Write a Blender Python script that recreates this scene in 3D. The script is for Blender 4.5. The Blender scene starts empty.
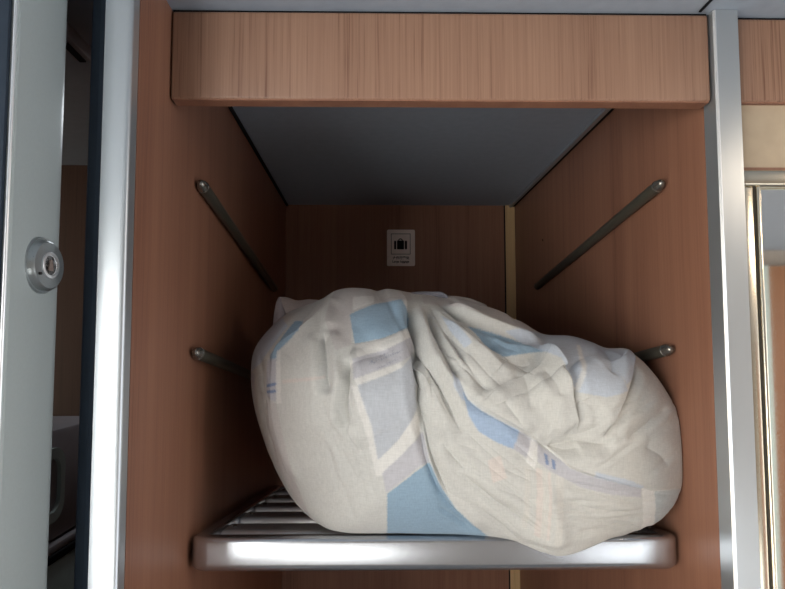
import bpy, bmesh, math, random
import numpy as np
from mathutils import Vector, Matrix
random.seed(7); np.random.seed(7)
scene = bpy.context.scene
COL = scene.collection
PI = math.pi

# ------------------------------------------------------------------ materials
def new_mat(name):
    m = bpy.data.materials.new(name); m.use_nodes = True
    nt = m.node_tree; b = nt.nodes['Principled BSDF']
    return m, nt, b
def N(nt, kind, **kw):
    n = nt.nodes.new(kind)
    for k, v in kw.items():
        if k in n.inputs: n.inputs[k].default_value = v
        else: setattr(n, k, v)
    return n
def L(nt, a, b): nt.links.new(a, b)
def lin(c): return tuple(((v/12.92) if v <= .04045 else ((v+.055)/1.055)**2.4) for v in [x/255 for x in c]) + (1,)

def wood(name, dark, mid, light, sx=150, contrast=.5, rough=.42, fine=420):
    """Straight vertical grain laminate: noise stretched along Z plus thin darker pores."""
    m, nt, b = new_mat(name)
    tc = N(nt, 'ShaderNodeTexCoord')
    mp = N(nt, 'ShaderNodeMapping'); mp.inputs['Scale'].default_value = (sx, sx, sx*.008)
    L(nt, tc.outputs['Object'], mp.inputs['Vector'])
    n1 = N(nt, 'ShaderNodeTexNoise', Scale=1.0, Detail=3.0, Roughness=.55, Distortion=.15)
    L(nt, mp.outputs['Vector'], n1.inputs['Vector'])
    mp2 = N(nt, 'ShaderNodeMapping'); mp2.inputs['Scale'].default_value = (fine, fine, 9)
    L(nt, tc.outputs['Object'], mp2.inputs['Vector'])
    n2 = N(nt, 'ShaderNodeTexNoise', Scale=1.0, Detail=2.0, Roughness=.6)
    L(nt, mp2.outputs['Vector'], n2.inputs['Vector'])
    mp3 = N(nt, 'ShaderNodeMapping'); mp3.inputs['Scale'].default_value = (14, 14, .6)
    L(nt, tc.outputs['Object'], mp3.inputs['Vector'])
    n3 = N(nt, 'ShaderNodeTexNoise', Scale=1.0, Detail=1.0)
    L(nt, mp3.outputs['Vector'], n3.inputs['Vector'])
    a = N(nt, 'ShaderNodeMath', operation='MULTIPLY_ADD'); a.inputs[1].default_value = .35; L(nt, n2.outputs['Fac'], a.inputs[0]); 
    s = N(nt, 'ShaderNodeMath', operation='MULTIPLY'); s.inputs[1].default_value = .45; L(nt, n1.outputs['Fac'], s.inputs[0])
    L(nt, s.outputs[0], a.inputs[2])
    a2 = N(nt, 'ShaderNodeMath', operation='MULTIPLY_ADD'); a2.inputs[1].default_value = .25; L(nt, n3.outputs['Fac'], a2.inputs[0]); L(nt, a.outputs[0], a2.inputs[2])
    cr = N(nt, 'ShaderNodeValToRGB')
    e = cr.color_ramp.elements
    w = .16*(1-contrast)+.05
    e[0].position = .52-w; e[0].color = lin(dark); e[1].position = .52+w; e[1].color = lin(light)
    mid_e = e.new(.52-w*.35); mid_e.color = lin(mid)
    L(nt, a2.outputs[0], cr.inputs['Fac']); L(nt, cr.outputs['Color'], b.inputs['Base Color'])
    b.inputs['Roughness'].default_value = rough
    b.inputs['Specular IOR Level'].default_value = .35
    bp = N(nt, 'ShaderNodeBump', Strength=.06, Distance=.001); L(nt, n2.outputs['Fac'], bp.inputs['Height']); L(nt, bp.outputs['Normal'], b.inputs['Normal'])
    return m

def metal(name, col, rough, metallic=.9, grain=0.0, axis='z', speck=0.0):
    m, nt, b = new_mat(name)
    b.inputs['Base Color'].default_value = lin(col); b.inputs['Metallic'].default_value = metallic
    b.inputs['Roughness'].default_value = rough
    tc = N(nt, 'ShaderNodeTexCoord'); mp = N(nt, 'ShaderNodeMapping')
    mp.inputs['Scale'].default_value = {'z': (700, 700, 6), 'x': (6, 700, 700), 'n': (900, 900, 900)}[axis]
    L(nt, tc.outputs['Object'], mp.inputs['Vector'])
    n = N(nt, 'ShaderNodeTexNoise', Scale=1.0, Detail=2.0); L(nt, mp.outputs['Vector'], n.inputs['Vector'])
    mr = N(nt, 'ShaderNodeMapRange'); mr.inputs['To Min'].default_value = max(0, rough-.06); mr.inputs['To Max'].default_value = rough+.06
    L(nt, n.outputs['Fac'], mr.inputs['Value']); L(nt, mr.outputs['Result'], b.inputs['Roughness'])
    bp = N(nt, 'ShaderNodeBump', Strength=grain, Distance=.0004); L(nt, n.outputs['Fac'], bp.inputs['Height']); L(nt, bp.outputs['Normal'], b.inputs['Normal'])
    return m

def plain(name, col, rough=.6, spec=.3, noise=.04, scale=60, metallic=0):
    m, nt, b = new_mat(name)
    tc = N(nt, 'ShaderNodeTexCoord')
    n = N(nt, 'ShaderNodeTexNoise', Scale=scale, Detail=3.0); L(nt, tc.outputs['Object'], n.inputs['Vector'])
    c = lin(col)
    cr = N(nt, 'ShaderNodeValToRGB'); e = cr.color_ramp.elements
    e[0].position = .3; e[1].position = .7
    e[0].color = tuple(v*(1-noise) for v in c[:3])+(1,); e[1].color = tuple(min(1, v*(1+noise)) for v in c[:3])+(1,)
    L(nt, n.outputs['Fac'], cr.inputs['Fac']); L(nt, cr.outputs['Color'], b.inputs['Base Color'])
    b.inputs['Roughness'].default_value = rough; b.inputs['Specular IOR Level'].default_value = spec; b.inputs['Metallic'].default_value = metallic
    return m

def cloth_mat():
    m, nt, b = new_mat('woven_cotton')
    at = N(nt, 'ShaderNodeVertexColor'); at.layer_name = 'dye'
    tc = N(nt, 'ShaderNodeTexCoord')
    mp = N(nt, 'ShaderNodeMapping'); mp.inputs['Scale'].default_value = (900, 300, 90); L(nt, tc.outputs['Object'], mp.inputs['Vector'])
    n1 = N(nt, 'ShaderNodeTexNoise', Scale=1.0, Detail=2.0); L(nt, mp.outputs['Vector'], n1.inputs['Vector'])
    mp2 = N(nt, 'ShaderNodeMapping'); mp2.inputs['Scale'].default_value = (80, 300, 900); L(nt, tc.outputs['Object'], mp2.inputs['Vector'])
    n2 = N(nt, 'ShaderNodeTexNoise', Scale=1.0, Detail=2.0); L(nt, mp2.outputs['Vector'], n2.inputs['Vector'])
    ad = N(nt, 'ShaderNodeMath', operation='ADD'); L(nt, n1.outputs['Fac'], ad.inputs[0]); L(nt, n2.outputs['Fac'], ad.inputs[1])
    mr = N(nt, 'ShaderNodeMapRange'); mr.inputs['From Min'].default_value = .6; mr.inputs['From Max'].default_value = 1.4
    mr.inputs['To Min'].default_value = .88; mr.inputs['To Max'].default_value = 1.09; L(nt, ad.outputs[0], mr.inputs['Value'])
    mx = N(nt, 'ShaderNodeMix', data_type='RGBA', blend_type='MULTIPLY'); mx.inputs[0].default_value = 1
    L(nt, at.outputs['Color'], mx.inputs[6]); L(nt, mr.outputs['Result'], mx.inputs[7]); L(nt, mx.outputs[2], b.inputs['Base Color'])
    b.inputs['Roughness'].default_value = .92; b.inputs['Specular IOR Level'].default_value = .12
    b.inputs['Sheen Weight'].default_value = .12
    n3 = N(nt, 'ShaderNodeTexNoise', Scale=38.0, Detail=4.0, Roughness=.6, Distortion=.8); L(nt, tc.outputs['Object'], n3.inputs['Vector'])
    bp = N(nt, 'ShaderNodeBump', Strength=.12, Distance=.003); L(nt, n3.outputs['Fac'], bp.inputs['Height'])
    bp2 = N(nt, 'ShaderNodeBump', Strength=.12, Distance=.0005); L(nt, ad.outputs[0], bp2.inputs['Height']); L(nt, bp.outputs['Normal'], bp2.inputs['Normal'])
    L(nt, bp2.outputs['Normal'], b.inputs['Normal'])
    return m

M = {
 'wood': wood('teak_laminate', (116, 78, 62), (136, 95, 76), (152, 110, 88), 55, .15),
 'wood_striped': wood('striped_teak_laminate', (108, 77, 60), (142, 109, 90), (156, 123, 102), 210, .34, .42, 700),
 'wood_edge': plain('pale_wood_edging', (172, 128, 92), .5, .3, .10, 90),
 'wood_pale': wood('pale_wood_strip', (176, 144, 104), (198, 166, 122), (210, 178, 134), 120, .3),
 'wood_orange': wood('orange_teak_laminate', (112, 72, 44), (128, 84, 52), (142, 96, 60), 55, .15),
 'frame_dark': plain('dark_frame_groove', (62, 58, 50), .5, .3),
 'ceil': plain('blue_grey_ceiling_panel', (150, 160, 172), .55, .3),
 'seam': plain('black_seam', (12, 14, 18), .7, .2),
 'alu': metal('anodised_aluminium', (190, 196, 200), .32, .75, .05, 'z'),
 'alu_edge': metal('bright_aluminium_edge', (235, 238, 240), .3, .8, 0, 'z'),
 'silver': metal('silver_painted_rail', (190, 194, 200), .24, .92, .04, 'n'),
 'slat': metal('satin_aluminium_slat', (190, 192, 194), .38, .5, .03, 'x'),
 'rod': metal('dull_steel_rod', (90, 88, 78), .42, .4, 0, 'n'),
 'cap': metal('steel_cap', (140, 138, 132), .25, .8, 0, 'n'),
 'door': plain('grey_painted_door', (172, 182, 182), .38, .45, .02, 400, .1),
 'lock': metal('satin_lock_metal', (165, 172, 174), .3, .8, 0, 'n'),
 'lock_dark': plain('dark_keyway', (40, 36, 36), .4, .4),
 'keyhole': metal('worn_key_plug', (190, 170, 160), .4, .8, .02, 'n'),
 'rubber': plain('navy_rubber', (38, 48, 60), .55, .3),
 'dark_wall': wood('dark_brown_laminate', (70, 50, 42), (84, 62, 52), (92, 70, 60), 60, .2),
 'plate': plain('grey_white_plastic', (238, 226, 220), .45, .35),
 'ink': plain('black_print', (14, 10, 12), .6, .2),
 'ink_soft': plain('grey_print', (110, 102, 102), .6, .2),
 'cream': plain('cream_wall_panel', (180, 162, 138), .5, .3),
 'beige': plain('beige_wall', (150, 142, 134), .6, .3),
 'gold': metal('polished_gold_frame', (218, 210, 192), .22, 1.0, .01, 'n'),
 'mirror': metal('mirror_glass', (235, 232, 226), .02, 1.0, 0, 'n'),
 'floor': plain('grey_vinyl_floor', (96, 98, 102), .6, .3, .1, 30),
 'pale_plastic': plain('pale_grey_plastic', (150, 146, 150), .5, .3),
 'greenish': plain('pale_green_white_laminate', (176, 190, 186), .4, .35),
 'cloth': cloth_mat(),
}
mg, ntg, bg_ = new_mat('window_glass'); bg_.inputs['Transmission Weight'].default_value = 1; bg_.inputs['Roughness'].default_value = 0; M['glass'] = mg

# ------------------------------------------------------------------ helpers
def link(o): COL.objects.link(o); return o
def finish(name, me, mat, parent=None, origin=None, smooth=None):
    """link mesh 'me' (world coordinates) as an object whose origin is 'origin' (default: base centre)"""
    n = len(me.vertices); co = np.empty(n*3, np.float32); me.vertices.foreach_get('co', co); co = co.reshape(-1, 3)
    if origin is None:
        mn, mx = co.min(0), co.max(0); origin = ((mn[0]+mx[0])/2, (mn[1]+mx[1])/2, mn[2])
    origin = np.array(origin, np.float32)
    me.vertices.foreach_set('co', (co-origin).ravel()); me.update()
    if mat is not None: me.materials.append(mat)
    o = link(bpy.data.objects.new(name, me))
    w = Vector(origin.tolist())
    if parent is not None:
        o.parent = parent; q = parent; off = Vector((0, 0, 0))
        while q is not None: off += q.location; q = q.parent
        w = w-off
    o.location = w
    if smooth is not None:
        me.polygons.foreach_set('use_smooth', [True]*len(me.polygons))
        if smooth < 180: me.set_sharp_from_angle(angle=math.radians(smooth))
    return o
def bm_obj(name, bm, mat, parent=None, origin=None, smooth=40):
    bmesh.ops.recalc_face_normals(bm, faces=bm.faces)
    me = bpy.data.meshes.new(name); bm.to_mesh(me); bm.free()
    return finish(name, me, mat, parent, origin, smooth)
def add_box(bm, x0, x1, y0, y1, z0, z1, bev=0, seg=2):
    vs = [bm.verts.new(p) for p in ((x0,y0,z0),(x1,y0,z0),(x1,y1,z0),(x0,y1,z0),(x0,y0,z1),(x1,y0,z1),(x1,y1,z1),(x0,y1,z1))]
    fs = [bm.faces.new([vs[i] for i in q]) for q in ((3,2,1,0),(4,5,6,7),(0,1,5,4),(1,2,6,5),(2,3,7,6),(3,0,4,7))]
    if bev:
        es = list({e for f in fs for e in f.edges})
        bmesh.ops.bevel(bm, geom=es, offset=bev, segments=seg, affect='EDGES', profile=.5)
def box(name, x0, x1, y0, y1, z0, z1, mat, parent=None, bev=0, seg=2, origin=None):
    bm = bmesh.new(); add_box(bm, x0, x1, y0, y1, z0, z1, bev, seg); return bm_obj(name, bm, mat, parent, origin)
def add_prism(bm, pts, z0, z1):
    """closed XY outline extruded along Z"""
    a = [bm.verts.new((x, y, z0)) for x, y in pts]; b = [bm.verts.new((x, y, z1)) for x, y in pts]; n = len(pts)
    for i in range(n): bm.faces.new((a[i], a[(i+1) % n], b[(i+1) % n], b[i]))
    bm.faces.new(a[::-1]); bm.faces.new(b)
def add_plate(bm, pts, y0, y1):
    """closed XZ outline extruded along Y"""
    a = [bm.verts.new((x, y0, z)) for x, z in pts]; b = [bm.verts.new((x, y1, z)) for x, z in pts]; n = len(pts)
    for i in range(n): bm.faces.new((a[i], a[(i+1) % n], b[(i+1) % n], b[i]))
    bm.faces.new(a[::-1]); bm.faces.new(b)
def rrect(x0, x1, z0, z1, r, k=6):
    o = []
    for cx, cz, a0 in ((x1-r, z1-r, 0), (x0+r, z1-r, 90), (x0+r, z0+r, 180), (x1-r, z0+r, 270)):
        for i in range(k+1):
            a = math.radians(a0+90*i/k); o.append((cx+r*math.cos(a), cz+r*math.sin(a)))
    return o
def add_lathe(bm, prof, p0, axis, seg=32):
    """prof: list of (distance along axis, radius)"""
    ax = Vector(axis).normalized(); u = ax.orthogonal().normalized(); v = ax.cross(u); p0 = Vector(p0)
    rings = []
    for d, r in prof:
        if r < 1e-6: rings.append([bm.verts.new(p0+ax*d)])
        else: rings.append([bm.verts.new(p0+ax*d+(u*math.cos(2*PI*i/seg)+v*math.sin(2*PI*i/seg))*r) for i in range(seg)])
    for A, B in zip(rings, rings[1:]):
        for i in range(seg):
            j = (i+1) % seg
            if len(A) == 1 and len(B) == 1: continue
            if len(A) == 1: bm.faces.new((A[0], B[i], B[j]))
            elif len(B) == 1: bm.faces.new((A[i], A[j], B[0]))
            else: bm.faces.new((A[i], A[j], B[j], B[i]))
    for R in (rings[0], rings[-1]):
        if len(R) > 2:
            bm.faces.new(R)
def tag(o, label, cat, group=None):
    o['label'] = label; o['category'] = cat
    if group: o['group'] = group
    return o
def struct(o): o['kind'] = 'structure'; return o
def thing(name, loc, label, cat, group=None):
    o = link(bpy.data.objects.new(name, None)); o.empty_display_size = .05; o.location = loc
    return tag(o, label, cat, group)

# ------------------------------------------------------------------ dimensions (metres; photographer at x=0, y=0, eye 1.75 high)
XL, XR, YB, ZC = -.235, .406, 1.66, 2.15        # compartment walls, back, ceiling
YH, ZH = .686, 2.04                             # fascia front, fascia underside
TILT = .127                                     # shelf and rods fall towards the back
YS, ZS = .785, 1.509                            # shelf front and top

# ------------------------------------------------------------------ the setting
struct(box('floor', -2.2, 2.4, -1.1, 1.8, -.05, 0, M['floor']))
struct(box('ceiling', -2.2, 2.4, -1.1, 1.8, ZC, ZC+.04, M['ceil']))
struct(box('wall_left', XL-.022, XL, .595, YB, 0, ZC, M['wood']))
struct(box('wall_right', XR, XR+.022, .708, YB, 0, ZC, M['wood']))
struct(box('wall_back', XL-.022, XR+.022, YB, YB+.03, 0, ZC, M['wood']))
struct(box('trim_1', .379, .4055, YB-.003, YB+.001, 0, ZC, M['wood_pale']))
struct(box('trim_2', .3755, .379, YB-.002, YB+.001, 0, ZC, M['seam']))
# shadow-gap strips between the ceiling panel and the side walls
for i, (xa, xb) in enumerate(((XL+.0005, XL+.006), (XR-.007, XR-.0005))):
    struct(box('trim_%d' % (3+i), xa, xb, .71, YB-.001, ZC-.004, ZC, M['seam']))
struct(box('trim_5', XR-.016, XR-.008, .71, YB-.001, ZC-.006, ZC, M['alu']))
struct(box('trim_6', .3905, .3935, -.9, .684, ZC-.0015, ZC+.001, M['seam']))
# window side of the corridor behind the photographer
WINS = ((-2.10, -.60, .80, 1.98), (-.52, .12, .68, 1.12), (.98, 1.40, .52, 1.20))      # x0, x1, z0, z1; unseen, sizes and heights shaped to steer the light
bm = bmesh.new(); x = -2.2
for wa, wb, za, zb in WINS:
    add_box(bm, x, wa, -1.08, -1.02, 0, ZC); add_box(bm, wa, wb, -1.08, -1.02, 0, za); add_box(bm, wa, wb, -1.08, -1.02, zb, ZC); x = wb
add_box(bm, x, 2.4, -1.08, -1.02, 0, ZC)
struct(bm_obj('wall_front', bm, M['beige'], smooth=None))
for i, (wa, wb, za, zb) in enumerate(WINS):
    bm = bmesh.new()
    for a in ((wa, wa+.03, za, zb), (wb-.03, wb, za, zb), (wa+.03, wb-.03, za, za+.03), (wa+.03, wb-.03, zb-.03, zb)):
        add_box(bm, a[0], a[1], -1.085, -1.01, a[2], a[3])
    win = struct(bm_obj('window_%d' % (i+1), bm, M['alu'], smooth=None))
    box('window_pane', wa+.03, wb-.03, -1.06, -1.055, za+.03, zb-.03, M['glass'], win)

struct(box('wall_partition', 1.595, 2.4, -1.02, -.98, 0, 2.08, M['wood_orange']))
struct(box('trim_8', 1.47, 1.595, -1.02, -.97, 0, 2.08, M['greenish']))
# fascia boards over the openings
def fascia(x0, x1, y0, z0, label):
    t = thing('fascia_board', ((x0+x1)/2, y0+.011, z0), label, 'fascia board')
    box('board', x0, x1, y0, y0+.022, z0+.001, ZC-.003, M['wood_striped'], t, .003, 3)
    box('edge_band', x0+.002, x1-.002, y0+.002, y0+.0205, z0, z0+.0015, M['wood'], t)
    box('shadow_gap', x0, x1, y0+.004, y0+.02, ZC-.003, ZC, M['seam'], t)
    return t
fascia(XL+.0015, XR-.003, YH, ZH, 'wide teak fascia board with striped grain above the luggage bay opening')
fascia(.4375, 1.30, .694, 2.043, 'teak fascia board at top right, beyond the right aluminium post')

# aluminium posts
t = thing('aluminium_post', (XL-.02, .585, 0), 'bright aluminium post with rounded edge left of the luggage bay', 'post')
pts = [(XL-.0005, .5945), (XL-.0005, .583)]
for i in range(7):                                  # tight corner, then a slightly bowed face
    a = math.radians(0-78*i/6); pts.append((XL-.0045+.004*math.cos(a), .581+.004*math.sin(a)))
x0, y0 = pts[-1]
for i in range(1, 9):
    u = i/8; ang = math.radians(6-9*u); x1 = x0-(x0+.262)*u; pts.append((x1, pts[-1][1]-math.tan(ang)*(pts[-1][0]-x1)))
pts.append((-.262, .5945))
bm = bmesh.new(); add_prism(bm, pts, 0, ZC); bm_obj('profile', bm, M['alu'], t, smooth=60)
t = thing('rubber_seal', (-.275, .60, 0), 'navy rubber door seal between the left aluminium post and the dark gap', 'seal')
bm = bmesh.new(); add_prism(bm, [(-.2625, .577), (-.2625, .625), (-.286, .625), (-.286, .600), (-.2815, .592), (-.270, .584)], 0, ZC); bm_obj('strip', bm, M['rubber'], t, smooth=None)

t = thing('aluminium_post', (XR+.015, .69, 0), 'grey aluminium post right of the luggage bay beside the mirror', 'post')
bm = bmesh.new(); add_prism(bm, [(XR, .7075), (XR, .6815), (XR+.0015, .680), (.4345, .680), (.4345, .7075)], 0, ZC-.0005); bm_obj('profile', bm, M['alu'], t, smooth=None)
bm = bmesh.new(); add_prism(bm, [(XR-.0004, .6818), (XR+.0014, .6794), (XR+.0026, .6798), (XR+.0004, .6826)], 0, ZC-.001); bm_obj('edge_strip', bm, M['alu_edge'], t, smooth=None)  # brighter strip draws the white highlight along the post's front edge

# wall and mirror right of the post
struct(box('wall_washroom', .4375, 1.30, .702, .722, 0, 2.043, M['cream']))
t = thing('wall_mirror', (.85, .70, .6), 'wall mirror with polished gold frame beside the right aluminium post', 'mirror')
box('mirror_pane', .452, 1.20, .6985, .7015, .62, 1.945, M['mirror'], t)
box('frame_top', .4375, 1.215, .688, .7018, 1.940, 1.960, M['gold'], t, .004, 3)
box('frame_bottom', .4375, 1.215, .688, .7018, .60, .62, M['gold'], t, .004, 3)
box('frame_side', .4545, .4595, .688, .7015, .62, 1.940, M['gold'], t, .002, 3)
box('frame_side', 1.20, 1.215, .690, .7015, .62, 1.940, M['gold'], t, .003, 3)
box('frame_gap', .4515, .4545, .692, .7015, .62, 1.940, M['frame_dark'], t)
box('frame_side', .4385, .4515, .690, .7015, .62, 1.940, M['gold'], t, .002, 3)
struct(box('trim_7', .4375, 1.25, .699, .7021, 1.962, 1.9655, M['wood']))

# door leaf folded back on the left, with its lock
prof = [(-.2990, .4915), (-.2968, .4925), (-.2960, .4950)]
for i in range(9):
    u = i/8; prof.append((-.2960-.0025*u**2, .4950+.071*u))
for i in range(1, 9):
    a = math.radians(90*i/8); prof.append((-.2985-.016*(1-math.cos(a)), .566+.024*math.sin(a)))
prof += [(-.335, .590), (-.335, .4915)]
bm = bmesh.new(); add_prism(bm, prof, .02, 2.13)
door = struct(bm_obj('door_1', bm, M['door'], smooth=30))
bm = bmesh.new(); add_lathe(bm, [(.02, .0019), (2.13, .0019)], (-.2992, .4922, 0), (0, 0, 1), 24); bm_obj('edge_bead', bm, M['alu_edge'], door)  # round bead shaped to catch light as the door edge's bright line
box('edge_seal', -.345, -.3012, .4868, .4913, .02, 2.13, M['rubber'], door, .0005)
lk = Vector((-.2968, .5395, 1.824)); ax = Vector((1, -.10, 0))
bm = bmesh.new(); add_lathe(bm, [(-.004, .0255), (.002, .0255), (.0035, .0245), (.0035, .0235), (.0075, .0225), (.0095, .0205), (.0100, .012), (.0085, .0112), (.0085, 0)], lk, ax, 48)
lock = bm_obj('lock', bm, M['lock'], door, smooth=35)
bm = bmesh.new(); add_lathe(bm, [(.0080, .0118), (.0112, .0118), (.0116, .0108), (.0116, .0096), (.0098, .0092)], lk, ax, 40); bm_obj('lock_ring', bm, M['alu_edge'], lock, smooth=35)
bm = bmesh.new(); add_lathe(bm, [(.0080, .0091), (.0096, .0091), (.0098, .0085), (.0098, 0)], lk, ax, 32); bm_obj('key_plug', bm, M['lock_dark'], lock, smooth=35)
u = Vector((0, 1, 0)); c = lk+ax.normalized()*.0099
bm = bmesh.new()
tri = [(-.0042, -.0048), (.0042, -.0048), (.0016, .0050), (-.0016, .0050)]
a = [bm.verts.new(c+u*p+Vector((0, 0, q))) for p, q in tri]; b = [bm.verts.new(c+u*p+Vector((0, 0, q))+ax.normalized()*.0012) for p, q in tri]
for i in range(4): bm.faces.new((a[i], a[(i+1) % 4], b[(i+1) % 4], b[i]))
bm.faces.new(b); bm.faces.new(a[::-1]); bm_obj('latch_tip', bm, M['keyhole'], lock, smooth=None)
for dy, dz in ((.012, .0135), (-.015, -.009)):
    bm = bmesh.new(); add_lathe(bm, [(.0085, .0013), (.0106, .0013), (.0108, 0)], lk+Vector((0, dy, dz)), ax, 10); bm_obj('screw', bm, M['lock_dark'], lock, smooth=None)
struct(box('wall_pocket', -1.30, -.340, .50, .57, 0, ZC, M['rubber']))  # unseen far end set to limit the light entering the vestibule
# vestibule seen through the gap
struct(box('wall_vestibule', -1.6, XL-.023, 1.30, 1.34, 0, ZC, M['dark_wall']))
struct(box('wall_end', -1.64, -1.60, .52, 1.34, 0, ZC, M['dark_wall']))
t = thing('door_track', (-.369, .68, 2.116), 'short pale door track at the top of the dark gap beside the door', 'track')
box('track_bar', -.380, -.358, .600, .755, 2.118, 2.136, M['pale_plastic'], t, .002)
box('track_slot', -.373, -.365, .602, .753, 2.116, 2.1185, M['seam'], t)
t = thing('wall_box', (-.45, .80, 1.50), 'dim pale grey box with oval rim low in the dark gap left of the post', 'wall box')
box('body', -.50, -.408, .68, .95, 1.502, 1.645, M['pale_plastic'], t, .006)
bm = bmesh.new()
ou = rrect(.752, .812, 1.528, 1.622, .026, 8); inn = rrect(.763, .801, 1.541, 1.609, .018, 8); n = len(ou)
A, B, Cc, D = ([bm.verts.new((x, y, z)) for y, z in q] for x, q in ((-.409, ou), (-.403, ou), (-.403, inn), (-.409, inn)))
for P, Q in ((A, B), (B, Cc), (Cc, D), (D, A)):
    for i in range(n): bm.faces.new((P[i], P[(i+1) % n], Q[(i+1) % n], Q[i]))
bm_obj('rim', bm, M['greenish'], t)
t = thing('counter', (-.60, .95, 0), 'pale counter with black top edge at the bottom of the dark gap', 'counter')
box('body', -.90, -.402, .64, 1.28, 0, 1.478, M['greenish'], t, .003)
box('edge_strip', -.90, -.399, .638, 1.282, 1.4785, 1.489, M['seam'], t, .002)
box('counter_top', -.90, -.401, .64, 1.28, 1.4895, 1.500, M['pale_plastic'], t, .002)

# ------------------------------------------------------------------ rods on the side walls
def rod(x, y0, z0, y1, label):
    d = Vector((0, 1, -TILT)).normalized(); p = Vector((x, y0, z0)); Lg = (y1-y0)/d.y; r = .0080
    t = thing('support_rod', (x, y0, z0), label, 'rod', 'support rods on the side walls')
    bm = bmesh.new(); add_lathe(bm, [(.0155, r), (Lg-.004, r), (Lg, r*.6), (Lg, 0)], p, d, 24); bm_obj('tube', bm, M['rod'], t)
    bm = bmesh.new(); add_lathe(bm, [(0, 0), (.0004, .0020), (.0014, .0036), (.0040, .0054), (.0085, .0070), (.0125, .0078), (.0150, .0079)], p, d, 28); bm_obj('end_cap', bm, M['cap'], t)
    wx = XL if x < 0 else XR
    for f in (.12, .88):
        q = p+d*(Lg*f); bm = bmesh.new(); add_lathe(bm, [(0, .003), (abs(wx-x)+.002, .003)], q, (wx-x, 0, 0), 12); bm_obj('mounting_pin', bm, M['rod'], t)
    bm = bmesh.new(); add_lathe(bm, [(.0149, .0080), (.0151, .0083), (.0160, .0083), (.0162, .0080)], p, d, 28); bm_obj('collar', bm, M['cap'], t)
rod(XL+.0086, .788, 1.970, 1.42, 'long steel rod on left wood wall, above the height of the bundle')
rod(XL+.0086, .780, 1.745, 1.42, 'steel rod on left wood wall running behind the bundle')
rod(XR-.0086, .796, 1.975, 1.42, 'long steel rod on right wood wall, above the height of the bundle')
rod(XR-.0086, .787, 1.749, 1.42, 'steel rod on right wood wall, tip poking out beside the bundle')
bm = bmesh.new(); add_lathe(bm, [(-.004, .0025), (.0008, .0025), (.0016, .0018), (.0018, 0)], (XR, 1.39, 2.003), (-1, 0, 0), 16)
tag(bm_obj('screw', bm, M['cap'], smooth=40), 'tiny bright screw head on the right wood wall near the back corner', 'screw')

# ------------------------------------------------------------------ luggage shelf
def fall(bm):
    for v in bm.verts: v.co.z -= TILT*max(0, v.co.y-YS)
sx0, sx1, rc = XL+.0015, XR-.0015, .027
path = [(sx0, 1.46)]
path += [(sx0, 1.46-(1.46-YS-rc)*k/6) for k in range(1, 6)]
for i in range(13):
    a = math.radians(180+90*i/12); path.append((sx0+rc+rc*math.cos(a), YS+rc+rc*math.sin(a)))
for i in range(13):
    a = math.radians(270+90*i/12); path.append((sx1-rc+rc*math.cos(a), YS+rc+rc*math.sin(a)))
path += [(sx1, YS+rc+(1.46-YS-rc)*k/6) for k in range(1, 7)]
prof = []                                          # (inset, z) around the rail section
def arc(cx, cz, rr, a0, a1, k=6): prof.extend((cx-rr*math.cos(math.radians(a0+(a1-a0)*i/k)), cz+rr*math.sin(math.radians(a0+(a1-a0)*i/k))) for i in range(k+1))
H = .044; Wd = .024
arc(.008, -.008, .008, 0, 90); arc(Wd-.003, -.003, .003, 90, 180, 3)
prof.append((Wd, -.016)); prof.append((Wd-.006, -H)); arc(.010, -H+.010, .010, 270, 360)
shelf = thing('luggage_shelf', ((sx0+sx1)/2, 1.1, ZS-.09), 'silver slatted luggage shelf with rounded front rail, holding the cloth bundle', 'shelf')
bm = bmesh.new(); rings = []
for i, (x, y) in enumerate(path):
    q0 = path[max(0, i-1)]; q1 = path[min(len(path)-1, i+1)]
    tx, ty = q1[0]-q0[0], q1[1]-q0[1]; l = math.hypot(tx, ty); nx, ny = -ty/l, tx/l   # inward
    rings.append([bm.verts.new((x+nx*o, y+ny*o, ZS+z)) for o, z in prof])
for A, B in zip(rings, rings[1:]):
    for i in range(len(prof)):
        j = (i+1) % len(prof); bm.faces.new((A[i], B[i], B[j], A[j]))
bm.faces.new(rings[0]); bm.faces.new(rings[-1][::-1]); fall(bm)
bm_obj('rail', bm, M['silver'], shelf, smooth=50)
for k in range(6):
    y = .862+.124*k
    bm = bmesh.new(); add_box(bm, sx0+Wd-.001, sx1-Wd+.001, y, y+.066, ZS-.022, ZS-.004, .007, 4); fall(bm)
    sl = bm_obj('slat', bm, M['slat'], shelf, smooth=50)
    for xx in (sx0+Wd+.014, sx1-Wd-.014):
        bm = bmesh.new(); add_lathe(bm, [(-.001, .004), (.0012, .004), (.002, .0026), (.002, 0)], (xx, y+.033, ZS-.004-TILT*(y+.033-YS)), (0, TILT, 1), 14); bm_obj('rivet', bm, M['cap'], sl)
bm = bmesh.new(); add_box(bm, sx0+Wd-.001, sx1-Wd+.001, YS+Wd-.002, YS+Wd+.020, ZS-.024, ZS-.009, .005, 3); fall(bm)
bm_obj('front_lip', bm, M['slat'], shelf, smooth=50)
bm = bmesh.new(); add_box(bm, sx0+Wd-.001, sx1-Wd+.001, 1.606-.16, 1.46, ZS-.04, ZS-.001, .003, 2); fall(bm); bm_obj('back_rail', bm, M['silver'], shelf, smooth=50)

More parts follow.
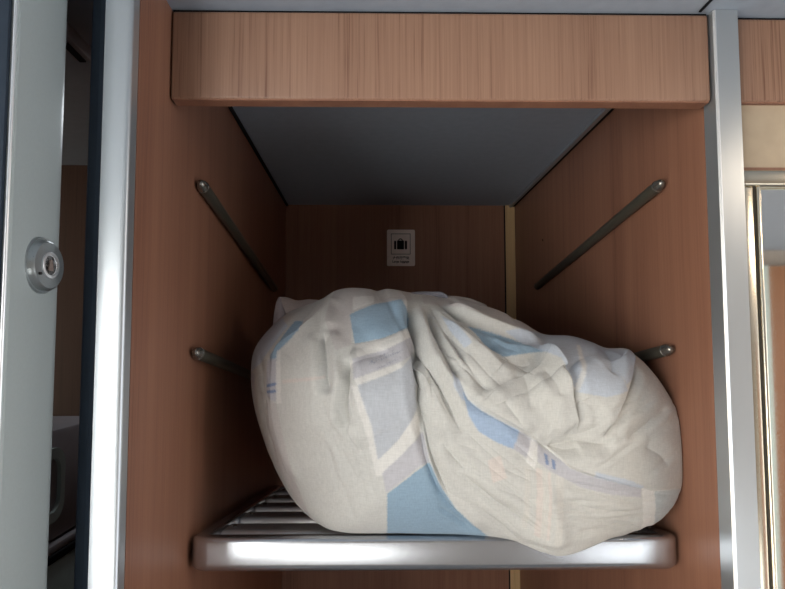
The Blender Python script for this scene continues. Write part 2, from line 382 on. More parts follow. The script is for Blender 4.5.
# ------------------------------------------------------------------ luggage sign on the back wall
SX, SZ, PXM = .047, 2.080, .00279                   # top-left corner, metres per unit of the drawing
def sp(x, y): return (SX+(x-387)*PXM, SZ-(y-230)*PXM)
sign = thing('luggage_sign', (.086, YB, 1.978), 'small pale luggage sign with black suitcase symbol on the back wall', 'sign')
bm = bmesh.new(); add_plate(bm, rrect(.047, .125, 1.978, 2.080, .004), YB-.003, YB-.0002); bm_obj('plate', bm, M['plate'], sign, smooth=30)
def frame_bm(x0, x1, z0, z1, w, y0, y1):
    bm = bmesh.new()
    for a in ((x0, x1, z1-w, z1), (x0, x1, z0, z0+w), (x0, x0+w, z0+w, z1-w), (x1-w, x1, z0+w, z1-w)): add_box(bm, a[0], a[1], y0, y1, a[2], a[3])
    return bm
a0 = sp(391, 255); a1 = sp(410.5, 234)
bm_obj('border', frame_bm(a0[0], a1[0], a0[1], a1[1], .0016, YB-.0034, YB-.0029), M['ink_soft'], sign, smooth=None)
bm = bmesh.new()
def rr(x0, y0, x1, y1, r):
    p, q = sp(x0, y1), sp(x1, y0); add_plate(bm, rrect(p[0], q[0], p[1], q[1], r, 4), YB-.0036, YB-.0029)
rr(397.0, 241.0, 404.0, 249.9, .0012)
for xa, xb in ((394.1, 396.2), (404.9, 407.0)): rr(xa, 241.2, xb, 249.9, .0022)
c = sp(400.5, 241.2); k = 10; ro, ri = 2.3*PXM, 1.35*PXM
for i in range(k):
    q = [math.radians(180*i/k), math.radians(180*(i+1)/k)]
    add_plate(bm, [(c[0]+ro*math.cos(q[0]), c[1]+ro*math.sin(q[0])), (c[0]+ro*math.cos(q[1]), c[1]+ro*math.sin(q[1])), (c[0]+ri*math.cos(q[1]), c[1]+ri*math.sin(q[1])), (c[0]+ri*math.cos(q[0]), c[1]+ri*math.sin(q[0]))], YB-.0036, YB-.0029)
bm_obj('suitcase_symbol', bm, M['ink'], sign, smooth=None)
def text(name, s, width, cx, z0, bold):
    cu = bpy.data.curves.new(name, 'FONT'); cu.body = s; cu.size = 1.0; cu.align_x = 'CENTER'; cu.offset = bold; cu.extrude = .02
    o = link(bpy.data.objects.new(name, cu)); bpy.context.view_layer.update()
    me = bpy.data.meshes.new_from_object(o.evaluated_get(bpy.context.evaluated_depsgraph_get()))
    bpy.data.objects.remove(o); bpy.data.curves.remove(cu)
    n = len(me.vertices); co = np.empty(n*3, np.float32); me.vertices.foreach_get('co', co); co = co.reshape(-1, 3)
    k = width/(co[:, 0].max()-co[:, 0].min()); mx = (co[:, 0].max()+co[:, 0].min())/2; mn = co[:, 1].min()
    out = np.stack([(co[:, 0]-mx)*k+cx, YB-.0032-co[:, 2]*k, (co[:, 1]-mn)*k+z0], 1)
    me.vertices.foreach_set('co', out.astype(np.float32).ravel()); me.materials.clear()
    return finish(name, me, M['ink'], sign, smooth=None)
text('caption', '大件行李处', .0465, .0860, sp(0, 260.0)[1], .020)
text('caption', 'Large luggage', .0465, .0855, sp(0, 263.9)[1], .020)

# ------------------------------------------------------------------ cloth bundle
CX,CY,CZ=0.10,0.725,1.66
def base(rim,NT=1200,NS=280,NB=70):
    """rim: (n,3) closed outline (XYZ); returns front grid (NS,NT,3) and back grid (NB,NT,3)"""
    rim=np.asarray(rim,float)
    c=np.array([CX,CZ])
    # resample evenly (smooth Catmull-Rom)
    n=len(rim); out=[]
    for i in range(n):
        p0,p1,p2,p3=rim[i-1],rim[i],rim[(i+1)%n],rim[(i+2)%n]
        L=np.hypot(*(p2-p1)[[0,2]]); k=max(2,int(L/0.0015))
        t=(np.arange(k)/k)[:,None]
        out.append(.5*((2*p1)+(-p0+p2)*t+(2*p0-5*p1+4*p2-p3)*t**2+(-p0+3*p1-3*p2+p3)*t**3))
    d=np.vstack(out)
    s=np.r_[0,np.cumsum(np.hypot(np.diff(d[:,0]),np.diff(d[:,2])))]
    tot=s[-1]+np.hypot(d[0,0]-d[-1,0],d[0,2]-d[-1,2])
    u=np.arange(NT)/NT*tot
    dd=np.vstack([d,d[:1]]); ss=np.r_[s,tot]
    R=np.stack([np.interp(u,ss,dd[:,k]) for k in range(3)],1)
    sv=((np.arange(NS)+1)/NS)
    sv=np.sin(sv*np.pi/2)**.9*0.35+sv*.65
    sv[-1]=1
    F=np.zeros((NS,NT,3))
    F[:,:,0]=CX+(R[:,0]-CX)*sv[:,None]; F[:,:,2]=CZ+(R[:,2]-CZ)*sv[:,None]
    g=(1-sv**2.2)**.72
    F[:,:,1]=R[:,1]+(CY-R[:,1])*g[:,None]
    tv=(np.arange(NB)+1)/NB
    ph=tv*np.pi/2
    B=np.zeros((NB,NT,3))
    k=np.maximum(np.cos(ph),0)**.55
    cz2=CZ-.02
    B[:,:,0]=CX+(R[:,0]-CX)*k[:,None]; B[:,:,2]=cz2+(R[:,2]-cz2)*k[:,None]
    B[:,:,1]=R[:,1]+(1.36-R[:,1])*np.sin(ph)[:,None]
    B[:,:,2]-=.127*(B[:,:,1]-R[:,1])
    return F,B,sv,R

RIM=[(0.0667, 0.95, 1.8374), (0.0883, 0.96, 1.8367), (0.1124, 0.96, 1.8319), (0.1431, 0.95, 1.8279), (0.1888, 0.94, 1.8129), (0.2308, 0.92, 1.79), (0.2602, 0.9, 1.7696), (0.2942, 0.88, 1.7662), (0.3162, 0.86, 1.7572), (0.3338, 0.85, 1.7486), (0.3565, 0.83, 1.7445), (0.3698, 0.82, 1.7336), (0.3841, 0.808, 1.7124), (0.397, 0.8, 1.6876), (0.4069, 0.795, 1.6617), (0.4109, 0.792, 1.6295), (0.4102, 0.79, 1.6002), (0.4037, 0.787, 1.5688), (0.3925, 0.787, 1.5459), (0.375, 0.787, 1.5282), (0.3543, 0.785, 1.5188), (0.3196, 0.78, 1.5103), (0.2899, 0.77, 1.5049), (0.2598, 0.764, 1.4959), (0.2362, 0.761, 1.4922), (0.2147, 0.764, 1.4961), (0.1888, 0.77, 1.5041), (0.1534, 0.782, 1.5092), (0.1162, 0.79, 1.5094), (0.0779, 0.794, 1.5096), (0.0392, 0.797, 1.5101), (0.0002, 0.8, 1.5093), (-0.0324, 0.8, 1.5107), (-0.0596, 0.815, 1.5129), (-0.0889, 0.84, 1.5258), (-0.1136, 0.87, 1.543), (-0.137, 0.9, 1.5706), (-0.1586, 0.92, 1.6113), (-0.1746, 0.93, 1.6553), (-0.1822, 0.935, 1.693), (-0.1837, 0.94, 1.7283), (-0.1778, 0.94, 1.7516), (-0.1658, 0.95, 1.7721), (-0.1471, 0.96, 1.7931), (-0.1287, 0.965, 1.8078), (-0.1047, 0.965, 1.8175), (-0.0767, 0.955, 1.828), (-0.0554, 0.945, 1.8399), (-0.0314, 0.935, 1.8437), (-0.0032, 0.93, 1.8417), (0.0108, 0.935, 1.8391), (0.0249, 0.935, 1.8422), (0.0408, 0.94, 1.8412)]
FOLDS=[
 ('v',[(0.0512, 1.8314), (0.0548, 1.7994), (0.0557, 1.7708), (0.0565, 1.745), (0.0561, 1.7135), (0.058, 1.6874), (0.0648, 1.6579), (0.0719, 1.6282), (0.0818, 1.6013), (0.0934, 1.5785), (0.1051, 1.5613)],0.006,0.01),
 ('v',[(0.0549, 1.8194), (0.0562, 1.7602), (0.0561, 1.7111), (0.0601, 1.6638), (0.0695, 1.6222)],0.03,0.014),
 ('sr',[(0.0498, 1.8387), (0.0538, 1.8025), (0.0547, 1.7735), (0.0554, 1.7475), (0.0552, 1.7207), (0.0558, 1.6968), (0.0566, 1.6732)],0.035,0.007),
 ('sr',[(0.1456, 1.5153), (0.119, 1.5388), (0.0965, 1.5625), (0.081, 1.5887), (0.0708, 1.6136), (0.0636, 1.64), (0.0577, 1.6697)],0.03,0.005),
 ('sr',[(0.0577, 1.6697), (0.0636, 1.64), (0.0708, 1.6136), (0.081, 1.5887), (0.0965, 1.5625), (0.119, 1.5388), (0.1456, 1.5153)],0.02,-0.005),
 ('v',[(0.0576, 1.7994), (0.063, 1.75), (0.0739, 1.7255), (0.0908, 1.6969), (0.109, 1.6521)],0.005,0.006),
 ('v',[(0.0773, 1.8101), (0.0837, 1.7851), (0.09, 1.7577), (0.0995, 1.7302), (0.1111, 1.7086)],0.005,0.007),
 ('v',[(0.0861, 1.8157), (0.0941, 1.7823), (0.1068, 1.7539), (0.1205, 1.7265)],0.006,0.006),
 ('v',[(0.0996, 1.8224), (0.1169, 1.7885), (0.1403, 1.7672), (0.1711, 1.7398)],0.006,0.006),
 ('v',[(0.0964, 1.8039), (0.1425, 1.7799), (0.1749, 1.7662), (0.2297, 1.7474)],0.004,0.005),
 ('v',[(0.1117, 1.817), (0.1595, 1.8022), (0.2022, 1.7813), (0.2439, 1.7644)],0.006,0.005),
 ('v',[(0.1299, 1.8233), (0.1947, 1.8107), (0.2293, 1.7897)],0.005,0.004),
 ('r',[(0.0685, 1.8113), (0.0772, 1.7603), (0.0923, 1.7206), (0.1086, 1.6874)],0.008,0.005),
 ('r',[(0.0835, 1.8119), (0.0987, 1.7539), (0.1185, 1.7205), (0.1345, 1.7037)],0.008,0.004),
 ('r',[(0.0923, 1.8159), (0.1184, 1.7671), (0.1515, 1.7324), (0.1848, 1.7046)],0.011,0.005),
 ('r',[(0.1032, 1.8149), (0.1392, 1.7917), (0.1859, 1.7734), (0.2422, 1.7542)],0.007,0.006),
 ('r',[(0.1156, 1.8318), (0.1673, 1.8138), (0.2191, 1.7923)],0.006,0.003),
 ('sr',[(0.2287, 1.75), (0.2399, 1.7395), (0.2442, 1.7245), (0.2441, 1.7043), (0.2473, 1.6768), (0.2532, 1.648)],0.028,0.009),
 ('v',[(0.2492, 1.6433), (0.2442, 1.6721), (0.2431, 1.6983), (0.2428, 1.7245)],0.007,0.004),
 ('sr',[(0.3326, 1.7486), (0.3479, 1.7501), (0.3583, 1.7431), (0.347, 1.7276), (0.3329, 1.709), (0.3121, 1.6825), (0.2935, 1.6565), (0.2817, 1.6376)],0.03,0.006),
 ('v',[(0.3489, 1.7314), (0.3346, 1.709), (0.3132, 1.6825), (0.2934, 1.6553), (0.2805, 1.6364)],0.006,0.005),
 ('v',[(0.3251, 1.7459), (0.3098, 1.7268), (0.2988, 1.7096)],0.006,0.004),
 ('v',[(0.39, 1.6746), (0.3578, 1.6614), (0.3323, 1.6478), (0.309, 1.6366)],0.005,0.004),
 ('v',[(0.1999, 1.6371), (0.2147, 1.6309), (0.2299, 1.633), (0.2529, 1.6372), (0.279, 1.6341), (0.298, 1.637)],0.008,0.008),
 ('v',[(0.2341, 1.6508), (0.2467, 1.6446), (0.2692, 1.6524), (0.2832, 1.664)],0.01,0.005),
 ('v',[(0.2173, 1.632), (0.2361, 1.6269), (0.2554, 1.6299)],0.008,0.004),
 ('r',[(0.2037, 1.7139), (0.214, 1.6927), (0.2268, 1.6807), (0.2217, 1.657)],0.009,0.0025),
 ('v',[(0.1915, 1.7174), (0.1928, 1.6928), (0.1935, 1.6728)],0.007,0.0022),
 ('v',[(0.2159, 1.7198), (0.2252, 1.7009), (0.2274, 1.6866)],0.005,0.002),
 ('v',[(0.1576, 1.6872), (0.1723, 1.6695), (0.1866, 1.6515), (0.2024, 1.6383)],0.007,0.004),
 ('r',[(0.1367, 1.7013), (0.1578, 1.6895), (0.1807, 1.6635), (0.1963, 1.6443)],0.012,0.004),
 ('v',[(0.1723, 1.7335), (0.1942, 1.7258), (0.2051, 1.727)],0.005,0.002),
 ('v',[(0.106, 1.7314), (0.1288, 1.7109), (0.1449, 1.6942)],0.006,0.005),
 ('r',[(0.171, 1.7449), (0.2131, 1.7447), (0.2333, 1.737), (0.2398, 1.716), (0.2403, 1.6864)],0.01,0.004),
 ('r',[(0.2496, 1.7102), (0.2865, 1.6916), (0.2701, 1.668)],0.025,0.004),
 ('v',[(0.3369, 1.6293), (0.3662, 1.614), (0.3785, 1.6005)],0.008,0.002),
 ('sr',[(0.4025, 1.568), (0.3656, 1.5715), (0.3314, 1.5779), (0.2942, 1.5886), (0.2614, 1.5984), (0.2371, 1.6089), (0.2196, 1.6248), (0.2024, 1.6383), (0.1805, 1.6516), (0.1539, 1.6661), (0.1302, 1.6791), (0.1162, 1.6933), (0.1078, 1.7134)],0.03,0.004),
 ('v',[(0.1078, 1.7134), (0.1184, 1.6886), (0.1324, 1.6756), (0.1562, 1.6625), (0.1828, 1.6468), (0.2048, 1.6335)],0.004,0.003),
 ('v',[(0.1082, 1.6038), (0.135, 1.5817), (0.1571, 1.5633), (0.1818, 1.5434), (0.2132, 1.5216)],0.005,0.003),
 ('v',[(0.0849, 1.7017), (0.0984, 1.6734), (0.1102, 1.6473)],0.005,0.003),
 ('v',[(0.0838, 1.6402), (0.0983, 1.6222), (0.1153, 1.6039)],0.005,0.003),
 ('r',[(0.0923, 1.658), (0.12, 1.6064), (0.169, 1.5574)],0.012,0.003),
 ('v',[(0.2301, 1.5834), (0.262, 1.5774), (0.2979, 1.5671), (0.3373, 1.5569)],0.004,0.0025),
 ('v',[(0.2372, 1.5657), (0.2765, 1.5539), (0.3315, 1.5454)],0.004,0.002),
 ('v',[(0.2298, 1.5908), (0.2813, 1.5805), (0.3219, 1.5722)],0.005,0.002),
 ('v',[(0.2508, 1.5426), (0.2913, 1.5398), (0.3393, 1.5407)],0.004,0.002),
 ('v',[(0.2518, 1.5247), (0.2929, 1.5288), (0.3409, 1.5334)],0.005,0.002),
 ('v',[(0.1558, 1.6019), (0.1802, 1.6062), (0.2111, 1.5973)],0.004,0.0015),
 ('v',[(0.1501, 1.586), (0.1804, 1.5714), (0.2115, 1.5668)],0.004,0.0015),
 ('v',[(0.1653, 1.5067), (0.1989, 1.5059), (0.2297, 1.4976)],0.004,0.002),
 ('r',[(0.2112, 1.5911), (0.2261, 1.5415), (0.2371, 1.4989)],0.012,0.004),
 ('v',[(-0.0597, 1.7676), (-0.0549, 1.7409), (-0.0496, 1.712), (-0.0414, 1.6899)],0.006,0.008),
 ('v',[(-0.0216, 1.7323), (-0.0212, 1.7041), (-0.021, 1.6796), (-0.0185, 1.6515)],0.006,0.01),
 ('sl',[(-0.0219, 1.7449), (-0.0212, 1.7041), (-0.0197, 1.6551), (-0.0098, 1.6248)],0.03,0.008),
 ('sl',[(-0.0554, 1.8216), (-0.0749, 1.7931), (-0.0978, 1.7654), (-0.1248, 1.7473), (-0.1248, 1.7172), (-0.1224, 1.6835), (-0.1153, 1.639), (-0.1015, 1.5852), (-0.0852, 1.5478)],0.02,0.009),
 ('v',[(-0.1496, 1.74), (-0.153, 1.6973), (-0.1456, 1.6404), (-0.1234, 1.5862)],0.004,0.004),
 ('v',[(-0.1361, 1.6918), (-0.1301, 1.6506), (-0.1093, 1.5904), (-0.0911, 1.5572)],0.006,0.005),
 ('v',[(-0.0793, 1.8259), (-0.1021, 1.7879), (-0.1327, 1.7444)],0.006,0.004),
 ('r',[(-0.0619, 1.7747), (-0.0668, 1.709), (-0.0573, 1.6331)],0.03,0.004),
 ('v',[(-0.0362, 1.6852), (-0.0222, 1.6549), (-0.0024, 1.6192)],0.006,0.002),
 ('v',[(-0.04, 1.66), (-0.0273, 1.636), (-0.0122, 1.6)],0.006,0.0015),
 ('v',[(-0.0259, 1.7475), (0.0064, 1.7577), (0.0323, 1.7707), (0.0531, 1.7845)],0.005,0.0015),
 ('v',[(0.0061, 1.8412), (0.0113, 1.8184), (0.0318, 1.8239), (0.0484, 1.8156)],0.006,0.002),
 ('v',[(-0.0252, 1.7198), (-0.0063, 1.7275), (0.0251, 1.745)],0.005,0.002),
 ('r',[(-0.0479, 1.8276), (-0.0581, 1.8051), (-0.0514, 1.7676)],0.012,0.004),
 ('v',[(0.0991, 1.7716), (0.1197, 1.7444), (0.1413, 1.7188), (0.1628, 1.6942)],0.0030156825461245423,0.0015048617946198765),
 ('v',[(0.1101, 1.7868), (0.1305, 1.7682), (0.1509, 1.7499), (0.1704, 1.7314)],0.002188246912458437,0.0011640815151494307),
 ('v',[(0.1313, 1.781), (0.1602, 1.7692), (0.1915, 1.7596), (0.2264, 1.7517)],0.003964386841597557,0.00195770933735068),
 ('v',[(0.0897, 1.7607), (0.0992, 1.7477), (0.1093, 1.7357), (0.1203, 1.7246)],0.0030567625323409575,0.000871461326202626),
 ('v',[(0.0948, 1.7985), (0.1058, 1.7901), (0.1163, 1.7818), (0.1263, 1.7739)],0.0028810622333133138,0.0018109125542222384),
 ('v',[(0.0985, 1.7643), (0.1109, 1.7436), (0.1228, 1.7236), (0.135, 1.7038)],0.0029146597631991155,0.001133795479596663),
 ('v',[(0.0724, 1.7276), (0.0761, 1.6962), (0.0798, 1.6648), (0.0831, 1.633)],0.0026305544340311,0.0010755990819294866),
 ('v',[(0.083, 1.8041), (0.1066, 1.781), (0.129, 1.7601), (0.1528, 1.741)],0.0036931672437623573,0.0012638162380471216),
 ('v',[(0.0739, 1.738), (0.0778, 1.7266), (0.0823, 1.7156), (0.0873, 1.7048)],0.003820543856208363,0.0013639847312163999),
 ('v',[(0.0679, 1.7683), (0.0692, 1.7537), (0.0705, 1.7395), (0.0718, 1.7257)],0.003557021717353302,0.0011237307042201712),
 ('v',[(0.1038, 1.7992), (0.1338, 1.778), (0.1638, 1.7575), (0.1934, 1.7367)],0.0022359833588391016,0.001095665538671756),
 ('v',[(0.0863, 1.8095), (0.1159, 1.792), (0.1452, 1.7772), (0.1772, 1.7648)],0.0031185902832207898,0.001336909853001226),
 ('v',[(0.1214, 1.7771), (0.1328, 1.7669), (0.1443, 1.7569), (0.1558, 1.7468)],0.002233015975279411,0.0013049067406957053),
 ('v',[(0.0956, 1.7964), (0.1225, 1.7711), (0.1483, 1.7469), (0.1737, 1.7227)],0.002608290299741979,0.001861838135298765),
 ('v',[(0.1027, 1.7908), (0.1274, 1.7685), (0.1526, 1.7475), (0.1779, 1.7268)],0.002200665504367766,0.001987162037012207),
 ('v',[(0.0949, 1.7969), (0.1201, 1.7768), (0.1458, 1.7589), (0.1726, 1.7424)],0.002592649525197893,0.0008880782640661091),
 ('v',[(0.1184, 1.7894), (0.1336, 1.779), (0.1492, 1.7689), (0.1645, 1.7589)],0.0027434080931864565,0.0013438497256686188),
 ('v',[(0.0698, 1.7625), (0.0722, 1.7358), (0.0741, 1.7101), (0.0754, 1.6846)],0.0023656554315573705,0.000984962382711273),
 ('v',[(0.0772, 1.7409), (0.0833, 1.724), (0.0901, 1.7078), (0.098, 1.692)],0.003478848779633303,0.001928485875313859),
 ('v',[(0.1325, 1.7677), (0.1593, 1.7471), (0.1859, 1.7269), (0.2087, 1.7074)],0.002842914447894716,0.0009246076176379377),
 ('v',[(0.1441, 1.7802), (0.16, 1.7703), (0.1758, 1.7603), (0.1908, 1.7499)],0.002513962796640624,0.0017884614161088235),
 ('v',[(0.0827, 1.7827), (0.0897, 1.7668), (0.0966, 1.7516), (0.1029, 1.7366)],0.0021375522483348874,0.0010740756047901503),
 ('v',[(0.1035, 1.7505), (0.1186, 1.7292), (0.1351, 1.709), (0.1522, 1.6897)],0.0038347203569851504,0.0010447746552436213),
 ('v',[(0.1021, 1.8048), (0.1248, 1.7951), (0.1493, 1.7879), (0.1767, 1.7827)],0.002352507550745634,0.0012425424444467152),
 ('v',[(0.0783, 1.7939), (0.0875, 1.773), (0.0958, 1.7531), (0.1033, 1.7337)],0.003960986842676475,0.0015883184558114867),
 ('v',[(0.0868, 1.7615), (0.0953, 1.7483), (0.1047, 1.7361), (0.1147, 1.7248)],0.0020357883941351305,0.0018922549428713803),
 ('v',[(0.3212, 1.5164), (0.3385, 1.5127), (0.3525, 1.5113)],0.0026765975771343388,0.00072323314320761),
 ('v',[(0.3417, 1.5718), (0.3738, 1.5647), (0.4096, 1.5592)],0.002684505761299872,0.000992583433469244),
 ('v',[(0.3246, 1.5204), (0.3516, 1.5134), (0.3747, 1.5124)],0.0028453215109464133,0.0007920071993840302),
 ('v',[(0.3165, 1.5249), (0.3506, 1.5188), (0.3803, 1.5152)],0.0024992146701733513,0.0009262068305207368),
 ('v',[(0.2038, 1.5493), (0.2423, 1.5413), (0.2831, 1.5335)],0.002266123598226173,0.0010145267060839348),
 ('v',[(0.2761, 1.5482), (0.3118, 1.5486), (0.3493, 1.5503)],0.001835747796090558,0.0009208996851847511),
 ('v',[(0.2647, 1.5652), (0.2962, 1.5624), (0.3292, 1.56)],0.0029045571281280875,0.000679081154074467),
 ('v',[(0.2024, 1.5611), (0.2323, 1.5627), (0.2626, 1.5621)],0.0028868659199105884,0.0009619930032730922),
 ('v',[(0.2718, 1.5271), (0.2955, 1.5241), (0.3201, 1.5185)],0.002317074338826958,0.0010641918795424757),
 ('v',[(0.3424, 1.5201), (0.3691, 1.5169), (0.3924, 1.5147)],0.0019634115916599575,0.0008475269291216253),
 ('v',[(0.3183, 1.5295), (0.3583, 1.5192), (0.3903, 1.5127)],0.0020029546926572566,0.0008154546158756776),
 ('v',[(0.2442, 1.5675), (0.2677, 1.5651), (0.2917, 1.5625)],0.002178445974435895,0.0010873828887144582),
 ('v',[(0.356, 1.5437), (0.3749, 1.5415), (0.3944, 1.542)],0.0018497860790335063,0.0009960416503008397),
 ('v',[(0.2751, 1.5555), (0.3092, 1.559), (0.3453, 1.559)],0.002345798896460996,0.0005173085558298915),
 ('v',[(0.329, 1.5588), (0.3473, 1.5587), (0.3667, 1.5591)],0.0023357769201012273,0.0009409749655036188),
 ('v',[(0.2849, 1.5324), (0.3261, 1.527), (0.3717, 1.5172)],0.00237017076244392,0.0006250802665945592),
 ('v',[(0.2016, 1.5514), (0.2323, 1.553), (0.2642, 1.5523)],0.0022148874390693525,0.0009881181006340172),
 ('v',[(0.2704, 1.5415), (0.3044, 1.5384), (0.3396, 1.537)],0.0028874843826048628,0.0005610467619250533),
 ('v',[(0.3495, 1.5293), (0.372, 1.5246), (0.3886, 1.5247)],0.0028919584304695715,0.000763761938251623),
 ('v',[(0.277, 1.5311), (0.3147, 1.522), (0.3548, 1.5115)],0.002581587079009418,0.000643426055232251),
 ('v',[(0.3036, 1.5299), (0.3369, 1.525), (0.3726, 1.517)],0.0028799804841597907,0.0011863452059141517),
 ('v',[(0.3347, 1.5413), (0.3754, 1.5358), (0.4122, 1.5363)],0.0028269401551692013,0.0007439549301065763),
 ('v',[(0.2151, 1.5574), (0.2422, 1.5533), (0.2702, 1.5487)],0.0018340924342122183,0.0010663981117850858),
 ('v',[(0.223, 1.5338), (0.2405, 1.532), (0.2582, 1.5323)],0.001968600238596457,0.0006040728874495382),
 ('v',[(0.2678, 1.5385), (0.3053, 1.5307), (0.3443, 1.5259)],0.00239109755676047,0.0011644080622668874),
 ('v',[(0.2159, 1.5659), (0.2423, 1.5647), (0.2686, 1.5655)],0.002566645370403084,0.0008659479071196205),
 ('v',[(0.3285, 1.5411), (0.3525, 1.5377), (0.3793, 1.5356)],0.002880630045617532,0.0006457677007698953),
 ('v',[(0.3307, 1.5149), (0.3599, 1.5127), (0.3871, 1.5097)],0.002443084413834935,0.0008522218726832796),
 ('v',[(0.2738, 1.5767), (0.3129, 1.574), (0.3549, 1.5695)],0.0027612822799927142,0.0008940066820781801),
 ('v',[(0.2853, 1.5367), (0.3007, 1.5355), (0.3167, 1.5332)],0.0029482380938565204,0.0011463931134560075),
 ('v',[(0.2516, 1.551), (0.2683, 1.5487), (0.2846, 1.549)],0.002880666562199755,0.0008335729015431347),
 ('v',[(0.2444, 1.5716), (0.2733, 1.5675), (0.3034, 1.5602)],0.0027351466117258097,0.0005159501576791509),
 ('v',[(0.2264, 1.5652), (0.2568, 1.5652), (0.2876, 1.5642)],0.0025437196031107548,0.0005734198551608136),
 ('v',[(0.3039, 1.5675), (0.3316, 1.5682), (0.3613, 1.5659)],0.002436422260511502,0.0008057432086488231),
 ('v',[(0.1105, 1.6097), (0.1365, 1.599), (0.1626, 1.5862)],0.0025575779962599705,0.000783080298684584),
 ('v',[(0.1264, 1.5772), (0.1555, 1.5515), (0.1852, 1.5231)],0.002688925888787663,0.0008863049477976373),
 ('v',[(0.1719, 1.6283), (0.1939, 1.6085), (0.2166, 1.5862)],0.002998024590562659,0.0009325250138202091),
 ('v',[(0.0801, 1.6315), (0.1104, 1.6172), (0.1405, 1.6002)],0.002798602240751895,0.0006529783571210955),
 ('v',[(0.1578, 1.6457), (0.1815, 1.6287), (0.2055, 1.608)],0.0020411208769968154,0.0008094298825752182),
 ('v',[(0.1782, 1.552), (0.1962, 1.5386), (0.2147, 1.5267)],0.002403342533098936,0.0008114095784706582),
 ('v',[(0.099, 1.6394), (0.1161, 1.6329), (0.1333, 1.6266)],0.00241778918717892,0.0007412453047094207),
 ('v',[(0.0923, 1.6387), (0.1117, 1.6196), (0.131, 1.6041)],0.002912270778473656,0.0004571478541781549),
 ('v',[(0.0796, 1.5604), (0.1065, 1.5363), (0.1361, 1.5069)],0.002360351840494067,0.0007091722757573585),
 ('v',[(0.1276, 1.5906), (0.1432, 1.5767), (0.1587, 1.5655)],0.0020175230241533146,0.0006723705888967281),
 ('v',[(0.1565, 1.6076), (0.1759, 1.5986), (0.1956, 1.5894)],0.001818501192245156,0.0009359109986640146),
 ('v',[(0.1493, 1.5935), (0.1831, 1.5681), (0.2181, 1.5409)],0.0025195261733914716,0.0007025732066539594),
 ('v',[(0.1821, 1.5769), (0.2035, 1.5559), (0.2257, 1.5359)],0.002733585576653811,0.0008887850326320336),
 ('v',[(0.1076, 1.5735), (0.1433, 1.5428), (0.1798, 1.5134)],0.0027182749645252484,0.0006434473046965693),
 ('v',[(0.1518, 1.6473), (0.1741, 1.6344), (0.1967, 1.618)],0.002226764622246436,0.0007832272465647964),
 ('v',[(0.1283, 1.6437), (0.1633, 1.617), (0.1991, 1.5884)],0.002591713476831895,0.0007417453252462806),
 ('v',[(0.1173, 1.6281), (0.1533, 1.5999), (0.1902, 1.5722)],0.0027140876447740896,0.000988052026517301),
 ('v',[(0.0683, 1.5923), (0.0995, 1.5759), (0.1312, 1.5585)],0.0018605483182785384,0.0005172676562428903),
 ('v',[(0.1161, 1.6491), (0.1363, 1.63), (0.1566, 1.6111)],0.002409383309623783,0.0009802817695767048),
 ('v',[(0.131, 1.5606), (0.1612, 1.5352), (0.1935, 1.504)],0.0025170439005055656,0.0008555489314586401),
 ('v',[(0.0846, 1.5526), (0.1043, 1.5398), (0.1251, 1.5228)],0.0023946250814970167,0.0007667029601181846),
 ('v',[(0.0803, 1.556), (0.1062, 1.5359), (0.1338, 1.5141)],0.0022386903989053486,0.0005714502490307806),
 ('v',[(0.1455, 1.6002), (0.1667, 1.5837), (0.1884, 1.5652)],0.0018168149629755731,0.000547013689216113),
 ('v',[(0.0697, 1.6427), (0.1005, 1.6228), (0.1313, 1.6056)],0.0026980357414284743,0.00043009492865985594),
 ('v',[(0.187, 1.5586), (0.2046, 1.5423), (0.2228, 1.5249)],0.002373130133011247,0.000983900843957808),
 ('v',[(0.0876, 1.6151), (0.123, 1.586), (0.1586, 1.5565)],0.0029745849516387536,0.0008900176252954483),
 ('v',[(-0.0219, 1.7165), (-0.0145, 1.6882), (-0.0052, 1.66)],0.002104111408542053,0.0008224797675295122),
 ('v',[(-0.0463, 1.67), (-0.0384, 1.6402), (-0.0288, 1.6106)],0.003164473305374478,0.0007356254539729351),
 ('v',[(-0.0226, 1.666), (-0.0038, 1.6301), (0.0129, 1.5948)],0.0024768220555946804,0.0004910948425707128),
 ('v',[(-0.0061, 1.6229), (0.0001, 1.5949), (0.008, 1.5663)],0.0033700776804249807,0.0008519123297872522),
 ('v',[(-0.0195, 1.6463), (-0.0148, 1.6147), (-0.0083, 1.5839)],0.003959441716267738,0.0011325776111839876),
 ('v',[(-0.0033, 1.7153), (-0.0001, 1.6991), (0.0037, 1.6828)],0.0032466983204788745,0.0004819756819162443),
 ('v',[(-0.0232, 1.7109), (-0.0163, 1.6941), (-0.01, 1.6772)],0.0032622108456714467,0.0006985468774080845),
 ('v',[(-0.0289, 1.6969), (-0.0183, 1.6746), (-0.0104, 1.6522)],0.0021486933052875484,0.0004958308186966751),
 ('v',[(-0.0091, 1.6486), (-0.0034, 1.6171), (0.0028, 1.5858)],0.0025161444900948645,0.0010479015776555841),
 ('v',[(-0.0337, 1.6476), (-0.0249, 1.6109), (-0.0164, 1.5749)],0.003492209521325781,0.0011366600226394377),
 ('v',[(-0.0302, 1.6691), (-0.0237, 1.6518), (-0.0141, 1.6348)],0.0021660428558586305,0.0008513730440614696),
 ('v',[(-0.0284, 1.6282), (-0.0208, 1.6067), (-0.0101, 1.5861)],0.0024265207336944933,0.0009296786225063739),
 ('v',[(-0.0522, 1.691), (-0.0405, 1.6601), (-0.0276, 1.6295)],0.002285836252849589,0.0006862413147524784),
 ('v',[(-0.0142, 1.6706), (-0.007, 1.6532), (-0.0004, 1.6357)],0.0038371132448671696,0.0011519486587467853),
 ('v',[(-0.0053, 1.6756), (0.0013, 1.6435), (0.0091, 1.6116)],0.002799183398004918,0.0011477328284370157),
